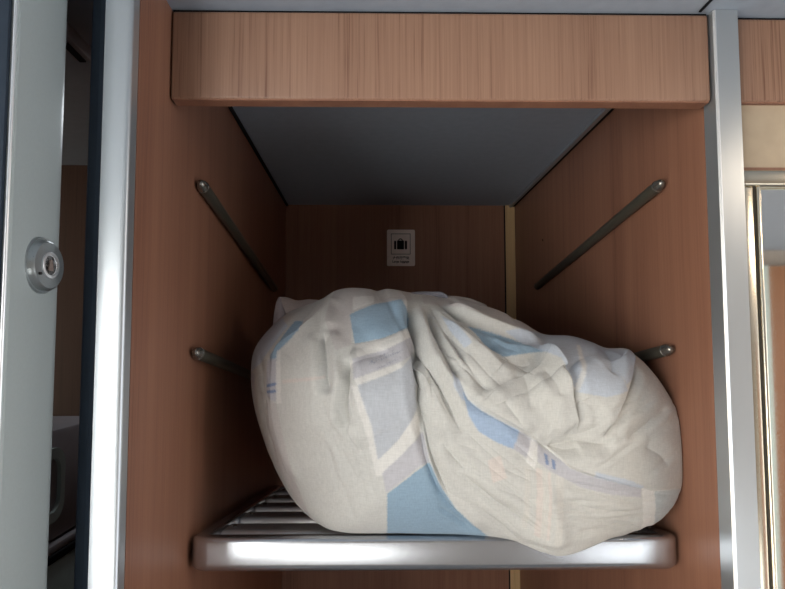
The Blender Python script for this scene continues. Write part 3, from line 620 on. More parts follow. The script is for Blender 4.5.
 ('v',[(-0.0047, 1.6927), (0.0005, 1.6701), (0.0067, 1.6474)],0.002791219183576236,0.0007100639033086914),
 ('v',[(-0.0447, 1.6555), (-0.0327, 1.623), (-0.0233, 1.5911)],0.00312555840875638,0.0005412737553700188),
 ('v',[(-0.0079, 1.6018), (-0.0055, 1.5806), (-0.0032, 1.5587)],0.0030883033299250037,0.0008539700108520934),
 ('v',[(0.0004, 1.6459), (0.0047, 1.6138), (0.0086, 1.5817)],0.0035761257491328585,0.00046723693212581354),
 ('v',[(-0.0447, 1.6324), (-0.0393, 1.5972), (-0.035, 1.5621)],0.0022877558782316656,0.0009966332305446379),
 ('v',[(-0.0194, 1.6897), (-0.011, 1.67), (-0.0029, 1.6504)],0.0035294186094264697,0.0007155060610201385),
 ('v',[(-0.0359, 1.5946), (-0.0265, 1.5654), (-0.0178, 1.5338)],0.003441870243437119,0.0009665125108847519),
 ('v',[(0.3375, 1.6385), (0.3741, 1.6521), (0.4174, 1.6682)],0.0036118145194348177,0.0012504449544871472),
 ('v',[(0.3357, 1.5912), (0.3667, 1.6056), (0.4034, 1.6206)],0.0036045068369794935,0.0008794498289466329),
 ('v',[(0.2822, 1.6688), (0.3139, 1.679), (0.3484, 1.6883)],0.002335310896052116,0.0006839282747387463),
 ('v',[(0.2772, 1.6387), (0.3126, 1.667), (0.3552, 1.6939)],0.002229625423304727,0.0010831822867688819),
 ('v',[(0.3362, 1.6633), (0.3584, 1.6739), (0.3852, 1.6848)],0.0038185898631871284,0.0005327371811963282),
 ('v',[(0.2551, 1.6612), (0.2766, 1.6755), (0.2997, 1.6915)],0.003189572103449852,0.0007015633903276754),
 ('v',[(0.2644, 1.6589), (0.2847, 1.6687), (0.3059, 1.677)],0.00309646914812917,0.001235415554757189),
 ('v',[(0.2856, 1.6569), (0.3197, 1.6693), (0.3577, 1.6803)],0.0030946987982344684,0.001361317410194704),
 ('v',[(0.3011, 1.6658), (0.3201, 1.671), (0.3408, 1.6783)],0.0027699531015161986,0.000974827584737817),
 ('v',[(0.2877, 1.6503), (0.324, 1.6683), (0.3657, 1.6842)],0.0020217543076582385,0.000925381404271021),
 ('v',[(0.2746, 1.6084), (0.3037, 1.625), (0.3346, 1.639)],0.0023138202990879426,0.0007896233747174224),
 ('v',[(0.2653, 1.605), (0.2906, 1.6164), (0.317, 1.6313)],0.0025330183880915716,0.000981118794885629),
 ('v',[(0.2618, 1.6199), (0.2785, 1.6257), (0.2956, 1.634)],0.0036441767979922155,0.000574183841918073),
 ('v',[(0.2736, 1.6199), (0.2922, 1.6311), (0.3115, 1.6421)],0.003910988088676269,0.0010279701165040438),
 ('v',[(0.3315, 1.6441), (0.3672, 1.6616), (0.4118, 1.6819)],0.0021818906334253804,0.0012436935215903193),
 ('v',[(0.2599, 1.6259), (0.2858, 1.6446), (0.3134, 1.6659)],0.0026228163736477243,0.0007796720122167114),
 ('v',[(-0.1615, 1.7251), (-0.1565, 1.6833), (-0.1447, 1.6423)],0.0027151457299816636,0.0012316513932437722),
 ('v',[(-0.143, 1.7464), (-0.1358, 1.7078), (-0.1238, 1.6705)],0.002461758827765557,0.0019602899740733407),
 ('v',[(-0.1344, 1.6753), (-0.1321, 1.647), (-0.1214, 1.6199)],0.002377126751182671,0.0016520074350409772),
 ('v',[(-0.1544, 1.6958), (-0.1521, 1.6536), (-0.1418, 1.612)],0.002010471164107812,0.001989949055115946),
 ('v',[(-0.1382, 1.7413), (-0.1321, 1.6969), (-0.1209, 1.6535)],0.0022903936701101947,0.0012511864567171004),
 ('v',[(-0.1449, 1.723), (-0.1404, 1.686), (-0.1288, 1.65)],0.0023922001760868982,0.0016000265695475854),
 ('v',[(-0.1575, 1.7451), (-0.1499, 1.6961), (-0.138, 1.6484)],0.002329398023409506,0.0019340450102729241),
 ('v',[(-0.1433, 1.6752), (-0.1417, 1.6369), (-0.1313, 1.5997)],0.0028268850250723816,0.0009107284555005847),
 ('v',[(-0.166, 1.7561), (-0.1544, 1.7077), (-0.1413, 1.6614)],0.002708288864636753,0.0010158447372302316),
 ('v',[(-0.149, 1.669), (-0.1489, 1.6213), (-0.1404, 1.5731)],0.0020901003785463584,0.001071899569323882),
 ('v',[(-0.1613, 1.7445), (-0.1535, 1.7044), (-0.1407, 1.6658)],0.0020726825098816687,0.0019047386183433886),
 ('v',[(-0.1481, 1.7076), (-0.1446, 1.6613), (-0.1346, 1.6148)],0.0027668614026008067,0.00178532955072511),
]
BLOBS=[
 ((-0.0504, 1.6594),0.1,0.012),
 ((0.0839, 1.6521),0.05,-0.006),
 ((0.2865, 1.6916),0.08,0.01),
 ((0.211, 1.6334),0.035,-0.01),
 ((0.1197, 1.6402),0.06,0.004),
 ((0.2942, 1.5886),0.07,0.004),
 ((0.0183, 1.6869),0.05,0.004),
]
DYE=[
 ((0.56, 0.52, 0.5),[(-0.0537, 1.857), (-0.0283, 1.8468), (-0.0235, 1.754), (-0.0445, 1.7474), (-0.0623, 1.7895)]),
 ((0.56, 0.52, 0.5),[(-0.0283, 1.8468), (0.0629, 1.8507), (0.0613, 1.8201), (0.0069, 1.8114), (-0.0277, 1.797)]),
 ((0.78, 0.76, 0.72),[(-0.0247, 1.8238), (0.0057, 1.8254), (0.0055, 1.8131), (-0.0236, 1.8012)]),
 ((0.22, 0.37, 0.51),[(-0.0277, 1.7955), (-0.0111, 1.8037), (0.0083, 1.8114), (0.0444, 1.8188), (0.0534, 1.7994), (0.0524, 1.7775), (0.0363, 1.7708), (0.0179, 1.7629), (-0.0, 1.7591), (-0.0196, 1.7553)]),
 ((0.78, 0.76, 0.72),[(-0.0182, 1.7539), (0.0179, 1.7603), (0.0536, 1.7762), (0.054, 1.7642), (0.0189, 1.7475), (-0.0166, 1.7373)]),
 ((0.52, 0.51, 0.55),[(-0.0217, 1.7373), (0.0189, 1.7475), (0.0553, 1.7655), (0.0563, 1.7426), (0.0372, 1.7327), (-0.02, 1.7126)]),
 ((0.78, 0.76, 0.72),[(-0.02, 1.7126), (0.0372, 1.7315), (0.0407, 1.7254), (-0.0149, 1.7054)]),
 ((0.5, 0.53, 0.58),[(-0.0149, 1.7054), (0.0222, 1.718), (0.0395, 1.7266), (0.055, 1.7426), (0.057, 1.6968), (0.0578, 1.6756), (0.0458, 1.654), (0.0339, 1.6392), (0.0098, 1.6152), (0.0013, 1.6562), (-0.0098, 1.6862)]),
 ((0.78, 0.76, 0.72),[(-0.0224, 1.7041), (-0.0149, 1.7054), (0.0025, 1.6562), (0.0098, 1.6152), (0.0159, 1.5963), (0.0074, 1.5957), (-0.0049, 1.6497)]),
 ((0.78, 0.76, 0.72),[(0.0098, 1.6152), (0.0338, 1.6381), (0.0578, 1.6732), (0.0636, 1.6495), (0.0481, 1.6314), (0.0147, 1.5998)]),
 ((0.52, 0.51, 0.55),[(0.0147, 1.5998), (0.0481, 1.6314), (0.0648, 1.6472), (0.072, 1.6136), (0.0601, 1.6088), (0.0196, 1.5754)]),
 ((0.22, 0.37, 0.51),[(0.0208, 1.5742), (0.0625, 1.6075), (0.072, 1.6124), (0.0847, 1.5849), (0.1042, 1.5558), (0.1242, 1.5359), (0.1558, 1.5056), (0.0904, 1.4967), (0.0222, 1.4952)]),
 ((0.52, 0.58, 0.67),[(-0.184, 1.747), (-0.1703, 1.7721), (-0.1364, 1.7969), (-0.1211, 1.7824), (-0.1439, 1.7472), (-0.1565, 1.7298), (-0.1794, 1.7137)]),
 ((0.22, 0.37, 0.51),[(-0.1408, 1.7401), (-0.1247, 1.7689), (-0.1108, 1.7898), (-0.0975, 1.7892), (-0.0978, 1.7755), (-0.1123, 1.7585), (-0.1248, 1.7473), (-0.1265, 1.7362), (-0.1414, 1.7303)]),
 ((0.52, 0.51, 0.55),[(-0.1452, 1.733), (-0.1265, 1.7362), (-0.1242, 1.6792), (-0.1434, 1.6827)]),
 ((0.14, 0.22, 0.4),[(-0.1435, 1.6995), (-0.123, 1.7051), (-0.1229, 1.701), (-0.1434, 1.6953)]),
 ((0.14, 0.22, 0.4),[(-0.1433, 1.6912), (-0.1227, 1.6956), (-0.1226, 1.6916), (-0.1435, 1.6869)]),
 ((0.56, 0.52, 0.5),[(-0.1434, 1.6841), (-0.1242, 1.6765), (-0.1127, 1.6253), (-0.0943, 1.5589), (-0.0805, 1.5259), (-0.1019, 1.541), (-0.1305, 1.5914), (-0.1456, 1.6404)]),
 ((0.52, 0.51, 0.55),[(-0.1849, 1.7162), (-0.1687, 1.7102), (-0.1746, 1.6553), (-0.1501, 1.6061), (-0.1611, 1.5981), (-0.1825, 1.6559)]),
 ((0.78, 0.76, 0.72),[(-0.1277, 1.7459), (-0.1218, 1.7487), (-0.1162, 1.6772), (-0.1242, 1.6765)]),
 ((0.69, 0.61, 0.56),[(-0.1164, 1.7082), (-0.0563, 1.7156), (-0.0561, 1.7118), (-0.1163, 1.7028)]),
 ((0.52, 0.58, 0.67),[(0.0969, 1.7943), (0.1119, 1.7855), (0.1296, 1.7578), (0.1201, 1.75), (0.1059, 1.7712)]),
 ((0.22, 0.37, 0.51),[(0.1323, 1.7797), (0.162, 1.7716), (0.2029, 1.7581), (0.2322, 1.746), (0.1968, 1.7422), (0.1707, 1.7385), (0.1505, 1.7526)]),
 ((0.52, 0.58, 0.67),[(0.1826, 1.7734), (0.2156, 1.7787), (0.2627, 1.7695), (0.2943, 1.7691), (0.3173, 1.7586), (0.3323, 1.7486), (0.3115, 1.7243), (0.3191, 1.697), (0.2864, 1.6904), (0.2508, 1.697), (0.2447, 1.7221), (0.239, 1.7383), (0.2029, 1.7581)]),
 ((0.52, 0.58, 0.67),[(0.3326, 1.7501), (0.3578, 1.7473), (0.3489, 1.7314), (0.3369, 1.7138), (0.3182, 1.7043), (0.3115, 1.7243)]),
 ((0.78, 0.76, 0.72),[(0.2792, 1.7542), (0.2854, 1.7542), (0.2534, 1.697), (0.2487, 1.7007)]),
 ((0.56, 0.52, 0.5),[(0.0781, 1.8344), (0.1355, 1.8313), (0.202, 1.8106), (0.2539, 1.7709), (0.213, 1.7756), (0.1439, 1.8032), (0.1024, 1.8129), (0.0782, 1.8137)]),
 ((0.52, 0.58, 0.67),[(0.101, 1.7205), (0.1089, 1.711), (0.1183, 1.6874), (0.111, 1.6874), (0.101, 1.7039)]),
 ((0.33, 0.46, 0.66),[(0.1117, 1.6992), (0.1183, 1.6874), (0.1347, 1.6744), (0.1562, 1.6625), (0.1804, 1.6504), (0.1716, 1.6291), (0.151, 1.6377), (0.1294, 1.6508), (0.1177, 1.6698)]),
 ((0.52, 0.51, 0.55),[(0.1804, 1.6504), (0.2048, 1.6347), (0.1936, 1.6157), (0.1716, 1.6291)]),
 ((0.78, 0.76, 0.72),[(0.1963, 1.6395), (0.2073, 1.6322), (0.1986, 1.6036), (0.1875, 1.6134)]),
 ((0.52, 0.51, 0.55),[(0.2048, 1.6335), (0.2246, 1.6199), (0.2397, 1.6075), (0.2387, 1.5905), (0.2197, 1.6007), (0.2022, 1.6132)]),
 ((0.14, 0.22, 0.4),[(0.2121, 1.6226), (0.2158, 1.6201), (0.2158, 1.6081), (0.2121, 1.6106)]),
 ((0.14, 0.22, 0.4),[(0.2195, 1.6165), (0.2233, 1.614), (0.2234, 1.6031), (0.2196, 1.6056)]),
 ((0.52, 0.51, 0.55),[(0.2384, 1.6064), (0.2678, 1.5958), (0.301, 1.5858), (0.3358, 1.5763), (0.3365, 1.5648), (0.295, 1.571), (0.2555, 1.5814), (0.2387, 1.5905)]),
 ((0.52, 0.58, 0.67),[(0.2704, 1.6018), (0.3146, 1.5901), (0.3357, 1.5813), (0.3358, 1.5763), (0.297, 1.5872), (0.2705, 1.5945)]),
 ((0.5, 0.55, 0.56),[(0.3565, 1.571), (0.4103, 1.5687), (0.4014, 1.5408), (0.3774, 1.5219), (0.3637, 1.5159), (0.3594, 1.5455)]),
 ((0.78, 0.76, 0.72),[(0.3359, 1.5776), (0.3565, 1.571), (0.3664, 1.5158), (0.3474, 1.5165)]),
 ((0.69, 0.61, 0.56),[(0.201, 1.6059), (0.2085, 1.6034), (0.2075, 1.5188), (0.2001, 1.5226)]),
 ((0.66, 0.635, 0.585),[(0.2085, 1.6034), (0.2135, 1.6009), (0.2137, 1.5162), (0.2075, 1.5188)]),
 ((0.69, 0.61, 0.56),[(0.2147, 1.6009), (0.2184, 1.5996), (0.2185, 1.5163), (0.2149, 1.5163)]),
 ((0.66, 0.635, 0.585),[(0.2247, 1.597), (0.2348, 1.5931), (0.2332, 1.509), (0.2242, 1.5106)]),
 ((0.66, 0.635, 0.585),[(0.1863, 1.6098), (0.1937, 1.6073), (0.1913, 1.529), (0.1852, 1.5326)]),
 ((0.69, 0.61, 0.56),[(0.1401, 1.6163), (0.1558, 1.6221), (0.1643, 1.5946), (0.1464, 1.5897)]),
 ((0.2, 0.23, 0.32),[(-0.0013, 1.7311), (-0.0002, 1.7316), (-0.0002, 1.7301), (-0.0013, 1.7296)]),
 ((0.2, 0.23, 0.32),[(0.0017, 1.7325), (0.0027, 1.7329), (0.0027, 1.7314), (0.0017, 1.731)]),
 ((0.2, 0.23, 0.32),[(0.0046, 1.7329), (0.0064, 1.7336), (0.0064, 1.7315), (0.0046, 1.7308)]),
 ((0.2, 0.23, 0.32),[(0.0075, 1.7348), (0.0091, 1.7354), (0.0091, 1.7341), (0.0075, 1.7335)]),
 ((0.2, 0.23, 0.32),[(0.0105, 1.7361), (0.0116, 1.7365), (0.0116, 1.7353), (0.0105, 1.7349)]),
 ((0.2, 0.23, 0.32),[(0.0134, 1.7367), (0.0152, 1.7374), (0.0152, 1.7353), (0.0134, 1.7345)]),
 ((0.2, 0.23, 0.32),[(0.0163, 1.7377), (0.0175, 1.7382), (0.0175, 1.7368), (0.0163, 1.7364)]),
 ((0.2, 0.23, 0.32),[(0.0193, 1.7397), (0.021, 1.7404), (0.021, 1.7381), (0.0192, 1.7374)]),
 ((0.2, 0.23, 0.32),[(0.0222, 1.7404), (0.0233, 1.7408), (0.0232, 1.739), (0.0221, 1.7385)]),
 ((0.2, 0.23, 0.32),[(0.0251, 1.7416), (0.0266, 1.7422), (0.0266, 1.741), (0.0251, 1.7404)]),
 ((0.2, 0.23, 0.32),[(0.028, 1.7438), (0.0291, 1.7442), (0.0291, 1.7418), (0.028, 1.7414)]),
 ((0.2, 0.23, 0.32),[(0.0309, 1.7439), (0.0325, 1.7445), (0.0324, 1.7432), (0.0309, 1.7426)]),
 ((0.2, 0.23, 0.32),[(0.0339, 1.7456), (0.0354, 1.7462), (0.0354, 1.7439), (0.0338, 1.7433)]),
 ((0.2, 0.23, 0.32),[(0.0368, 1.7465), (0.0383, 1.7471), (0.0383, 1.7456), (0.0367, 1.745)]),
 ((0.2, 0.23, 0.32),[(0.0398, 1.748), (0.0412, 1.7485), (0.0412, 1.7474), (0.0397, 1.7468)]),
 ((0.2, 0.23, 0.32),[(0.0075, 1.7247), (0.0093, 1.7254), (0.0093, 1.7244), (0.0075, 1.7237)]),
 ((0.2, 0.23, 0.32),[(0.0107, 1.7267), (0.0124, 1.7274), (0.0123, 1.7261), (0.0107, 1.7254)]),
 ((0.2, 0.23, 0.32),[(0.014, 1.7276), (0.0154, 1.7281), (0.0154, 1.7267), (0.014, 1.7261)]),
 ((0.2, 0.23, 0.32),[(0.0172, 1.7284), (0.0184, 1.7289), (0.0184, 1.7274), (0.0172, 1.7269)]),
 ((0.2, 0.23, 0.32),[(0.0205, 1.731), (0.0221, 1.7316), (0.0221, 1.7303), (0.0204, 1.7297)]),
 ((0.2, 0.23, 0.32),[(0.0237, 1.7323), (0.0254, 1.733), (0.0254, 1.7316), (0.0237, 1.7309)]),
 ((0.2, 0.23, 0.32),[(0.0269, 1.7333), (0.0288, 1.7341), (0.0288, 1.733), (0.0269, 1.7323)]),
 ((0.2, 0.23, 0.32),[(0.0302, 1.7361), (0.0314, 1.7366), (0.0313, 1.7345), (0.0301, 1.734)]),
 ((0.2, 0.23, 0.32),[(0.0334, 1.7364), (0.0346, 1.7369), (0.0346, 1.7355), (0.0334, 1.735)]),
 ((0.2, 0.23, 0.32),[(0.0366, 1.7383), (0.0381, 1.7389), (0.0381, 1.738), (0.0366, 1.7374)]),
 ((0.2, 0.23, 0.32),[(0.0012, 1.7346), (0.0032, 1.7354), (0.0031, 1.733), (0.0012, 1.7322)]),
 ((0.2, 0.23, 0.32),[(0.0065, 1.7363), (0.0085, 1.7371), (0.0085, 1.7362), (0.0065, 1.7354)]),
 ((0.2, 0.23, 0.32),[(0.0118, 1.7401), (0.0137, 1.7409), (0.0137, 1.7388), (0.0117, 1.738)]),
 ((0.2, 0.23, 0.32),[(0.017, 1.7423), (0.019, 1.7431), (0.0189, 1.7412), (0.017, 1.7404)]),
 ((0.2, 0.23, 0.32),[(0.0222, 1.7439), (0.0235, 1.7444), (0.0235, 1.7432), (0.0222, 1.7427)]),
 ((0.2, 0.23, 0.32),[(0.0275, 1.7471), (0.0286, 1.7476), (0.0286, 1.7461), (0.0274, 1.7456)]),
]

def seg_dist(P, pts):
    """distance, side (+ = left of travel), arc fraction of points P (n,2) to an open polyline"""
    pts = np.array(pts); n = len(P); best = np.full(n, 1e9); sgn = np.zeros(n); arc_ = np.zeros(n)
    lens = np.hypot(*np.diff(pts, axis=0).T); tot = max(lens.sum(), 1e-9); acc = 0
    for a, b, l in zip(pts[:-1], pts[1:], lens):
        if l < 1e-9: continue
        d = (b-a)/l; v = P-a; t = np.clip(v@d, 0, l); q = v-t[:, None]*d; dist = np.hypot(q[:, 0], q[:, 1])
        m = dist < best; best[m] = dist[m]; sgn[m] = np.sign(d[0]*v[m, 1]-d[1]*v[m, 0]); arc_[m] = (acc+t[m])/tot; acc += l
    return best, sgn, arc_
def smooth01(x): x = np.clip(x, 0, 1); return x*x*(3-2*x)
def smooth_line(pts, k=4):
    p = np.array(pts); 
    if len(p) < 3: return pts
    o = []
    for i in range(len(p)-1):
        p0, p1, p2, p3 = p[max(0, i-1)], p[i], p[i+1], p[min(len(p)-1, i+2)]
        for t in np.arange(k)/k: o.append(.5*((2*p1)+(-p0+p2)*t+(2*p0-5*p1+4*p2-p3)*t*t+(-p0+3*p1-3*p2+p3)*t**3))
    o.append(p[-1]); return o
def relief(P):
    h = np.zeros(len(P))
    for kind, pts, w, a in FOLDS:
        if kind == 'v': w, a = w*.95, a*1.25
        elif kind == 'r': a = a*1.4
        else: a = a*1.4
        pts = np.array(smooth_line(pts)); pad = 4*w+.005
        m = np.where((P[:, 0] > pts[:, 0].min()-pad) & (P[:, 0] < pts[:, 0].max()+pad) & (P[:, 1] > pts[:, 1].min()-pad) & (P[:, 1] < pts[:, 1].max()+pad))[0]
        if not len(m): continue
        d, s, t = seg_dist(P[m], pts)
        env = smooth01(t/.18)*smooth01((1-t)/.18)
        if kind == 'v': h[m] -= a*env*(np.exp(-(d/w)**1.05)-.28*np.exp(-((d-2.6*w)/(1.1*w))**2))
        elif kind == 'r': h[m] += a*env*np.exp(-(d/w)**2)
        else:
            sd = d*(s if kind == 'sl' else -s)
            h[m] += np.where(sd > 0, a*env*smooth01(sd/.003)*np.exp(-sd/w), 0)
    for (x, z), w, a in BLOBS: h += a*np.exp(-((P[:, 0]-x)**2+(P[:, 1]-z)**2)/w**2)
    return h
def in_poly(P, poly):
    p = np.array(poly); r = np.zeros(len(P), bool); j = len(p)-1
    for i in range(len(p)):
        c = ((p[i, 1] > P[:, 1]) != (p[j, 1] > P[:, 1])) & (P[:, 0] < (p[j, 0]-p[i, 0])*(P[:, 1]-p[i, 1])/(p[j, 1]-p[i, 1]+1e-12)+p[i, 0])
        r ^= c; j = i
    return r
def grid_mesh(name, G, closed_u, cap0=None, cap1=None):
    """(rows, cols, 3) -> mesh; columns wrap when closed_u; optional pole points"""
    nr, nc = G.shape[:2]; V = G.reshape(-1, 3); idx = np.arange(nr*nc).reshape(nr, nc)
    if closed_u: nxt = np.roll(idx, -1, 1); a, b = idx, nxt
    else: a, b = idx[:, :-1], idx[:, 1:]
    quads = np.stack([a[:-1], b[:-1], b[1:], a[1:]], -1).reshape(-1, 4); tris = []
    if cap0 is not None: V = np.vstack([V, cap0]); tris.append(np.stack([b[0], a[0], np.full(a.shape[1], len(V)-1)], -1))
    if cap1 is not None: V = np.vstack([V, cap1]); tris.append(np.stack([a[-1], b[-1], np.full(a.shape[1], len(V)-1)], -1))
    me = bpy.data.meshes.new(name); tris = np.vstack(tris) if tris else np.zeros((0, 3), int)
    me.vertices.add(len(V)); me.vertices.foreach_set('co', V.astype(np.float32).ravel())
    loops = np.r_[quads.ravel(), tris.ravel()]; me.loops.add(len(loops)); me.loops.foreach_set('vertex_index', loops.astype(np.int32))
    starts = np.r_[np.arange(len(quads))*4, len(quads)*4+np.arange(len(tris))*3]
    me.polygons.add(len(starts)); me.polygons.foreach_set('loop_start', starts.astype(np.int32))
    me.update(calc_edges=True); me.validate(); return me, V
def dye_mesh(me, V, colfn):
    c = np.ones((len(V), 4), np.float32); c[:, :3] = colfn(V)
    at = me.color_attributes.new('dye', 'FLOAT_COLOR', 'POINT'); at.data.foreach_set('color', c.ravel())
CREAM = np.array((.560, .553, .520))
def pattern(V):
    rng = np.random.RandomState(3); tot = np.zeros((len(V), 3))
    for k in range(4):
        P = V[:, [0, 2]]+rng.normal(0, .0007, (len(V), 2)); c = np.tile(CREAM, (len(V), 1))
        for col, poly in DYE:
            p = np.array(poly); i = np.where((P[:, 0] > p[:, 0].min()) & (P[:, 0] < p[:, 0].max()) & (P[:, 1] > p[:, 1].min()) & (P[:, 1] < p[:, 1].max()))[0]
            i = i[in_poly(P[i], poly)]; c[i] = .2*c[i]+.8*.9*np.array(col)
        tot += c/4
    return tot
F, B, sv, Rm = base(RIM)
NSb, NTb = F.shape[:2]
du = np.roll(F, -1, 1)-np.roll(F, 1, 1); ds = np.gradient(F, axis=0)
nrm = np.cross(du, ds); nrm /= np.linalg.norm(nrm, axis=2, keepdims=True)+1e-12
if nrm[20, :, 1].mean() > 0: nrm = -nrm
h = relief(F.reshape(-1, 3)[:, [0, 2]]).reshape(NSb, NTb)
fade = 1-.55*smooth01((sv-.9)/.1)
h *= fade[:, None]
Fd = F+nrm*h[:, :, None]
Bd = B+nrm[-1][None]*(h[-1][None]*np.exp(-np.arange(len(B))/5.0)[:, None])[:, :, None]
def settle(G):
    x, y, z = G[..., 0], G[..., 1], G[..., 2]
    lim = XR-.0015-.030*smooth01((y-.80)/.08); G[..., 0] = np.minimum(x, lim)
    G[..., 0] = np.maximum(G[..., 0], XL+.018)
    top = ZS-TILT*np.maximum(0, y-YS)+.0022
    k = smooth01((y-(YS-.018))/.013)
    G[..., 2] = np.where(y > YS-.018, np.maximum(z, top*k+z*(1-k)), z)
settle(Fd); settle(Bd)
cap0 = Fd[0].mean(0); cap1 = Bd[-1].mean(0)
bundle = thing('cloth_bundle', (.09, 1.0, ZS-.03), 'big bundle wrapped in a cream cloth with blue plaid bands, on the silver shelf', 'bundle')
me, V = grid_mesh('wrap', np.concatenate([Fd, Bd]), True, cap0[None], cap1[None])
dye_mesh(me, V, pattern)
finish('wrap', me, M['cloth'], bundle, smooth=180)
# small pieces of the sheet behind: the corner at the left shoulder and the rolled knot
def sheet(name, pts, thick, colfn, parent):
    """grid of control points (rows x cols x 3) smoothed into a thin solid sheet"""
    P = np.array(pts, float)
    def up(A, k=8):
        o = []
        for i in range(len(A)-1):
            p0, p1, p2, p3 = A[max(0, i-1)], A[i], A[i+1], A[min(len(A)-1, i+2)]
            for t in np.arange(k)/k: o.append(.5*((2*p1)+(-p0+p2)*t+(2*p0-5*p1+4*p2-p3)*t*t+(-p0+3*p1-3*p2+p3)*t**3))
        o.append(A[-1]); return np.array(o)
    G = up(P); G = up(G.transpose(1, 0, 2)).transpose(1, 0, 2)
    me, V = grid_mesh(name, G, False); dye_mesh(me, V, colfn)
    o = finish(name, me, M['cloth'], parent, smooth=180)
    md = o.modifiers.new('thickness', 'SOLIDIFY'); md.thickness = thick; md.offset = 0
    return o
flatcol = lambda c: (lambda V: np.tile(np.array(c), (len(V), 1)))
SH={
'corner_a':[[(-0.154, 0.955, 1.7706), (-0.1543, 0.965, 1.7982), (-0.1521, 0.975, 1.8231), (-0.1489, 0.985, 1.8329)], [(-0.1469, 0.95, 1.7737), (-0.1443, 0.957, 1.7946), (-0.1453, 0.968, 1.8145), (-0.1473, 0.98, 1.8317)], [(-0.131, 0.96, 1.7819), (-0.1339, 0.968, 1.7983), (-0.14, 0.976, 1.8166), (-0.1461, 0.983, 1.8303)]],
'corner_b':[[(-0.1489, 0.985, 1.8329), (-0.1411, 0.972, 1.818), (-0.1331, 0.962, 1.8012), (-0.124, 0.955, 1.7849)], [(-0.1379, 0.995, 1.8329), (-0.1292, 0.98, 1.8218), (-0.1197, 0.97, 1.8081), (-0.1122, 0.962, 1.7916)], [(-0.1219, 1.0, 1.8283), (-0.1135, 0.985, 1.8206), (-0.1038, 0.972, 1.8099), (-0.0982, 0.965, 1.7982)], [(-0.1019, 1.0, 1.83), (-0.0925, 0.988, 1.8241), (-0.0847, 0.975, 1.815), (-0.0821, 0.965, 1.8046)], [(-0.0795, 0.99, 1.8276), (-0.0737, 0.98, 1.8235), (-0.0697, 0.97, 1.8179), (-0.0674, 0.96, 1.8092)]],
'knot':[[(0.0603, 0.925, 1.8288), (0.0665, 0.925, 1.8351), (0.0789, 0.925, 1.8379), (0.0944, 0.925, 1.8385), (0.1084, 0.925, 1.8382), (0.1177, 0.925, 1.8359), (0.1223, 0.925, 1.8289), (0.1199, 0.925, 1.8211), (0.1098, 0.925, 1.818)], [(0.0612, 0.94, 1.8301), (0.0676, 0.94, 1.8364), (0.0802, 0.94, 1.8393), (0.0959, 0.94, 1.84), (0.1101, 0.94, 1.8397), (0.1196, 0.94, 1.8373), (0.1243, 0.94, 1.8302), (0.1218, 0.94, 1.8223), (0.1116, 0.94, 1.8191)], [(0.0629, 0.965, 1.8323), (0.0694, 0.965, 1.8387), (0.0823, 0.965, 1.8417), (0.0985, 0.965, 1.8423), (0.1131, 0.965, 1.842), (0.1228, 0.965, 1.8396), (0.1276, 0.965, 1.8323), (0.1251, 0.965, 1.8242), (0.1145, 0.965, 1.821)], [(0.0645, 0.99, 1.8344), (0.0712, 0.99, 1.841), (0.0844, 0.99, 1.8441), (0.1011, 0.99, 1.8447), (0.116, 0.99, 1.8444), (0.126, 0.99, 1.8419), (0.1309, 0.99, 1.8345), (0.1283, 0.99, 1.8261), (0.1175, 0.99, 1.8228)]],
'knot_in':[[(0.0853, 0.945, 1.8345), (0.0949, 0.945, 1.8366), (0.1075, 0.945, 1.8373), (0.117, 0.945, 1.8354), (0.1217, 0.945, 1.829), (0.1185, 0.945, 1.8219)], [(0.0958, 0.955, 1.8302), (0.1006, 0.955, 1.8313), (0.107, 0.955, 1.8316), (0.1118, 0.955, 1.8307), (0.1142, 0.955, 1.8274), (0.1126, 0.955, 1.8238)], [(0.1059, 0.96, 1.8238), (0.1059, 0.96, 1.8238), (0.1059, 0.96, 1.8238), (0.1059, 0.96, 1.8238), (0.1059, 0.96, 1.8238), (0.1059, 0.96, 1.8238)]],
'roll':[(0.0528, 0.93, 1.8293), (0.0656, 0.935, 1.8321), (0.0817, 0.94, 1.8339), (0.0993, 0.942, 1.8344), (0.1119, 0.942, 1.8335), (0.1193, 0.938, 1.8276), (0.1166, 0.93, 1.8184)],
'tail':[(0.1214, 0.955, 1.8315), (0.1367, 0.95, 1.8287), (0.159, 0.95, 1.8239), (0.1835, 0.945, 1.8148)],
'pleat':[[(0.0627, 0.915, 1.8218), (0.0688, 0.915, 1.8288), (0.078, 0.915, 1.8295), (0.0857, 0.915, 1.8249), (0.0917, 0.915, 1.8173)], [(0.0637, 0.93, 1.823), (0.0699, 0.93, 1.8301), (0.0793, 0.93, 1.8309), (0.0871, 0.93, 1.8262), (0.0933, 0.93, 1.8184)], [(0.0654, 0.955, 1.825), (0.0718, 0.955, 1.8322), (0.0814, 0.955, 1.833), (0.0894, 0.955, 1.8282), (0.0958, 0.955, 1.8202)]],
}

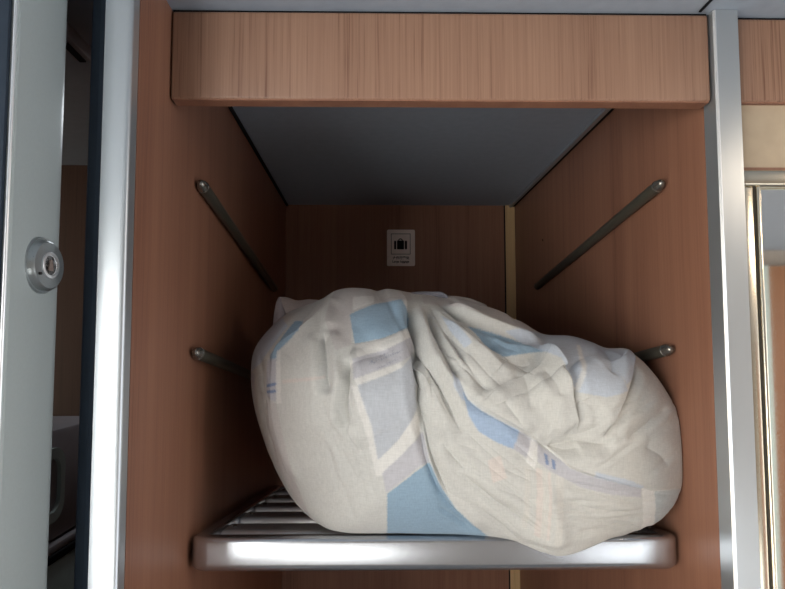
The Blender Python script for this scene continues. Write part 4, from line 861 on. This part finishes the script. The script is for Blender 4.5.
mv = (.47, .42, .41)  # mauve darkened: shade at the shoulder corner is put into the cloth colour
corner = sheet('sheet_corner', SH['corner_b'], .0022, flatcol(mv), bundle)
sheet('corner_fold', SH['corner_a'], .0022, flatcol((.38, .35, .38)), corner)  # darker lavender stands in for the shaded gap of the fold
def roll(name, pts, radii, colfn, parent, seg=14):
    P = np.array(smooth_line(pts, 6)); R = np.interp(np.linspace(0, 1, len(P)), np.linspace(0, 1, len(radii)), radii)
    T = np.gradient(P, axis=0); T /= np.linalg.norm(T, axis=1, keepdims=True); up = np.array((0, 1, 0)); G = []
    for p, t, r in zip(P, T, R):
        u = np.cross(t, up); u /= np.linalg.norm(u); v = np.cross(u, t); a = np.arange(seg)/seg*2*PI
        w_ = r*(1+.10*np.sin(3*a+p[0]*90))
        G.append(p+np.outer(np.cos(a)*w_, u)+np.outer(np.sin(a)*w_*1.6, v))
    me, V = grid_mesh(name, np.array(G), True, P[:1]-T[:1]*R[0]*.5, P[-1:]+T[-1:]*R[-1]*.5); dye_mesh(me, V, colfn)
    return finish(name, me, M['cloth'], parent, smooth=180)
knot = roll('knot', SH['roll'], (.003, .0050, .0046, .0042, .0046, .0042, .002), flatcol((.27, .27, .31)), bundle)  # blue-grey cloth, darkened to carry the dimmer light at the knot
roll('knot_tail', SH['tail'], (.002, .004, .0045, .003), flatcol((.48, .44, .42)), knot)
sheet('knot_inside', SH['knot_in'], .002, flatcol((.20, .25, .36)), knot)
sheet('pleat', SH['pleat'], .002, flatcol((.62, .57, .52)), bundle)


# ------------------------------------------------------------------ light, camera, view
def area(name, loc, sx, sy, power, col, rot):
    l = bpy.data.lights.new(name, 'AREA'); l.shape = 'RECTANGLE'; l.size = sx; l.size_y = sy; l.energy = power; l.color = col
    o = link(bpy.data.objects.new(name, l)); o.location = loc; o.rotation_euler = rot; return o
for (wa, wb, za, zb), pw in zip(WINS, (34, 1.6, 1.0)):
    area('window_daylight', ((wa+wb)/2, -1.0, (za+zb)/2), wb-wa-.08, zb-za-.08, pw, (.93, .97, 1.0), (math.radians(90), 0, 0))
area('vestibule_fill', (-.33, 1.05, ZC-.012),   .10, .20, .55, (.9, .95, 1.0), (0, 0, 0))  # unseen fill light added to brighten the box in the gap
area('washroom_lamp', (1.0, .15, ZC-.01), .4, .2, 5, (1.0, .80, .60), (0, 0, 0))
w = bpy.data.worlds.new('train_interior'); scene.world = w; w.use_nodes = True
nt = w.node_tree; tc = N(nt, 'ShaderNodeTexCoord'); sx = N(nt, 'ShaderNodeSeparateXYZ'); L(nt, tc.outputs['Generated'], sx.inputs['Vector'])
mr = N(nt, 'ShaderNodeMapRange'); mr.inputs['From Min'].default_value = -.6; mr.inputs['From Max'].default_value = .6; L(nt, sx.outputs['X'], mr.inputs['Value'])
cr = N(nt, 'ShaderNodeValToRGB'); cr.color_ramp.elements[0].color = (1.9, 1.68, 1.38, 1); cr.color_ramp.elements[1].color = (.80, .82, .86, 1); L(nt, mr.outputs['Result'], cr.inputs['Fac'])
L(nt, cr.outputs['Color'], nt.nodes['Background'].inputs['Color']); nt.nodes['Background'].inputs['Strength'].default_value = 3.0

cam = bpy.data.cameras.new('camera'); co = link(bpy.data.objects.new('camera', cam)); scene.camera = co
cam.sensor_width = 36; cam.lens = 600/785*36; cam.clip_start = .02
cam.shift_x = 14.6/785; cam.shift_y = 14/785
co.location = (0, 0, 1.75); co.rotation_euler = (math.radians(90+3.77), 0, math.radians(-.75))
vs = scene.view_settings; vs.view_transform = 'Standard'; vs.look = 'None'; vs.gamma = 1; vs.use_curve_mapping = False; vs.exposure = 0.0
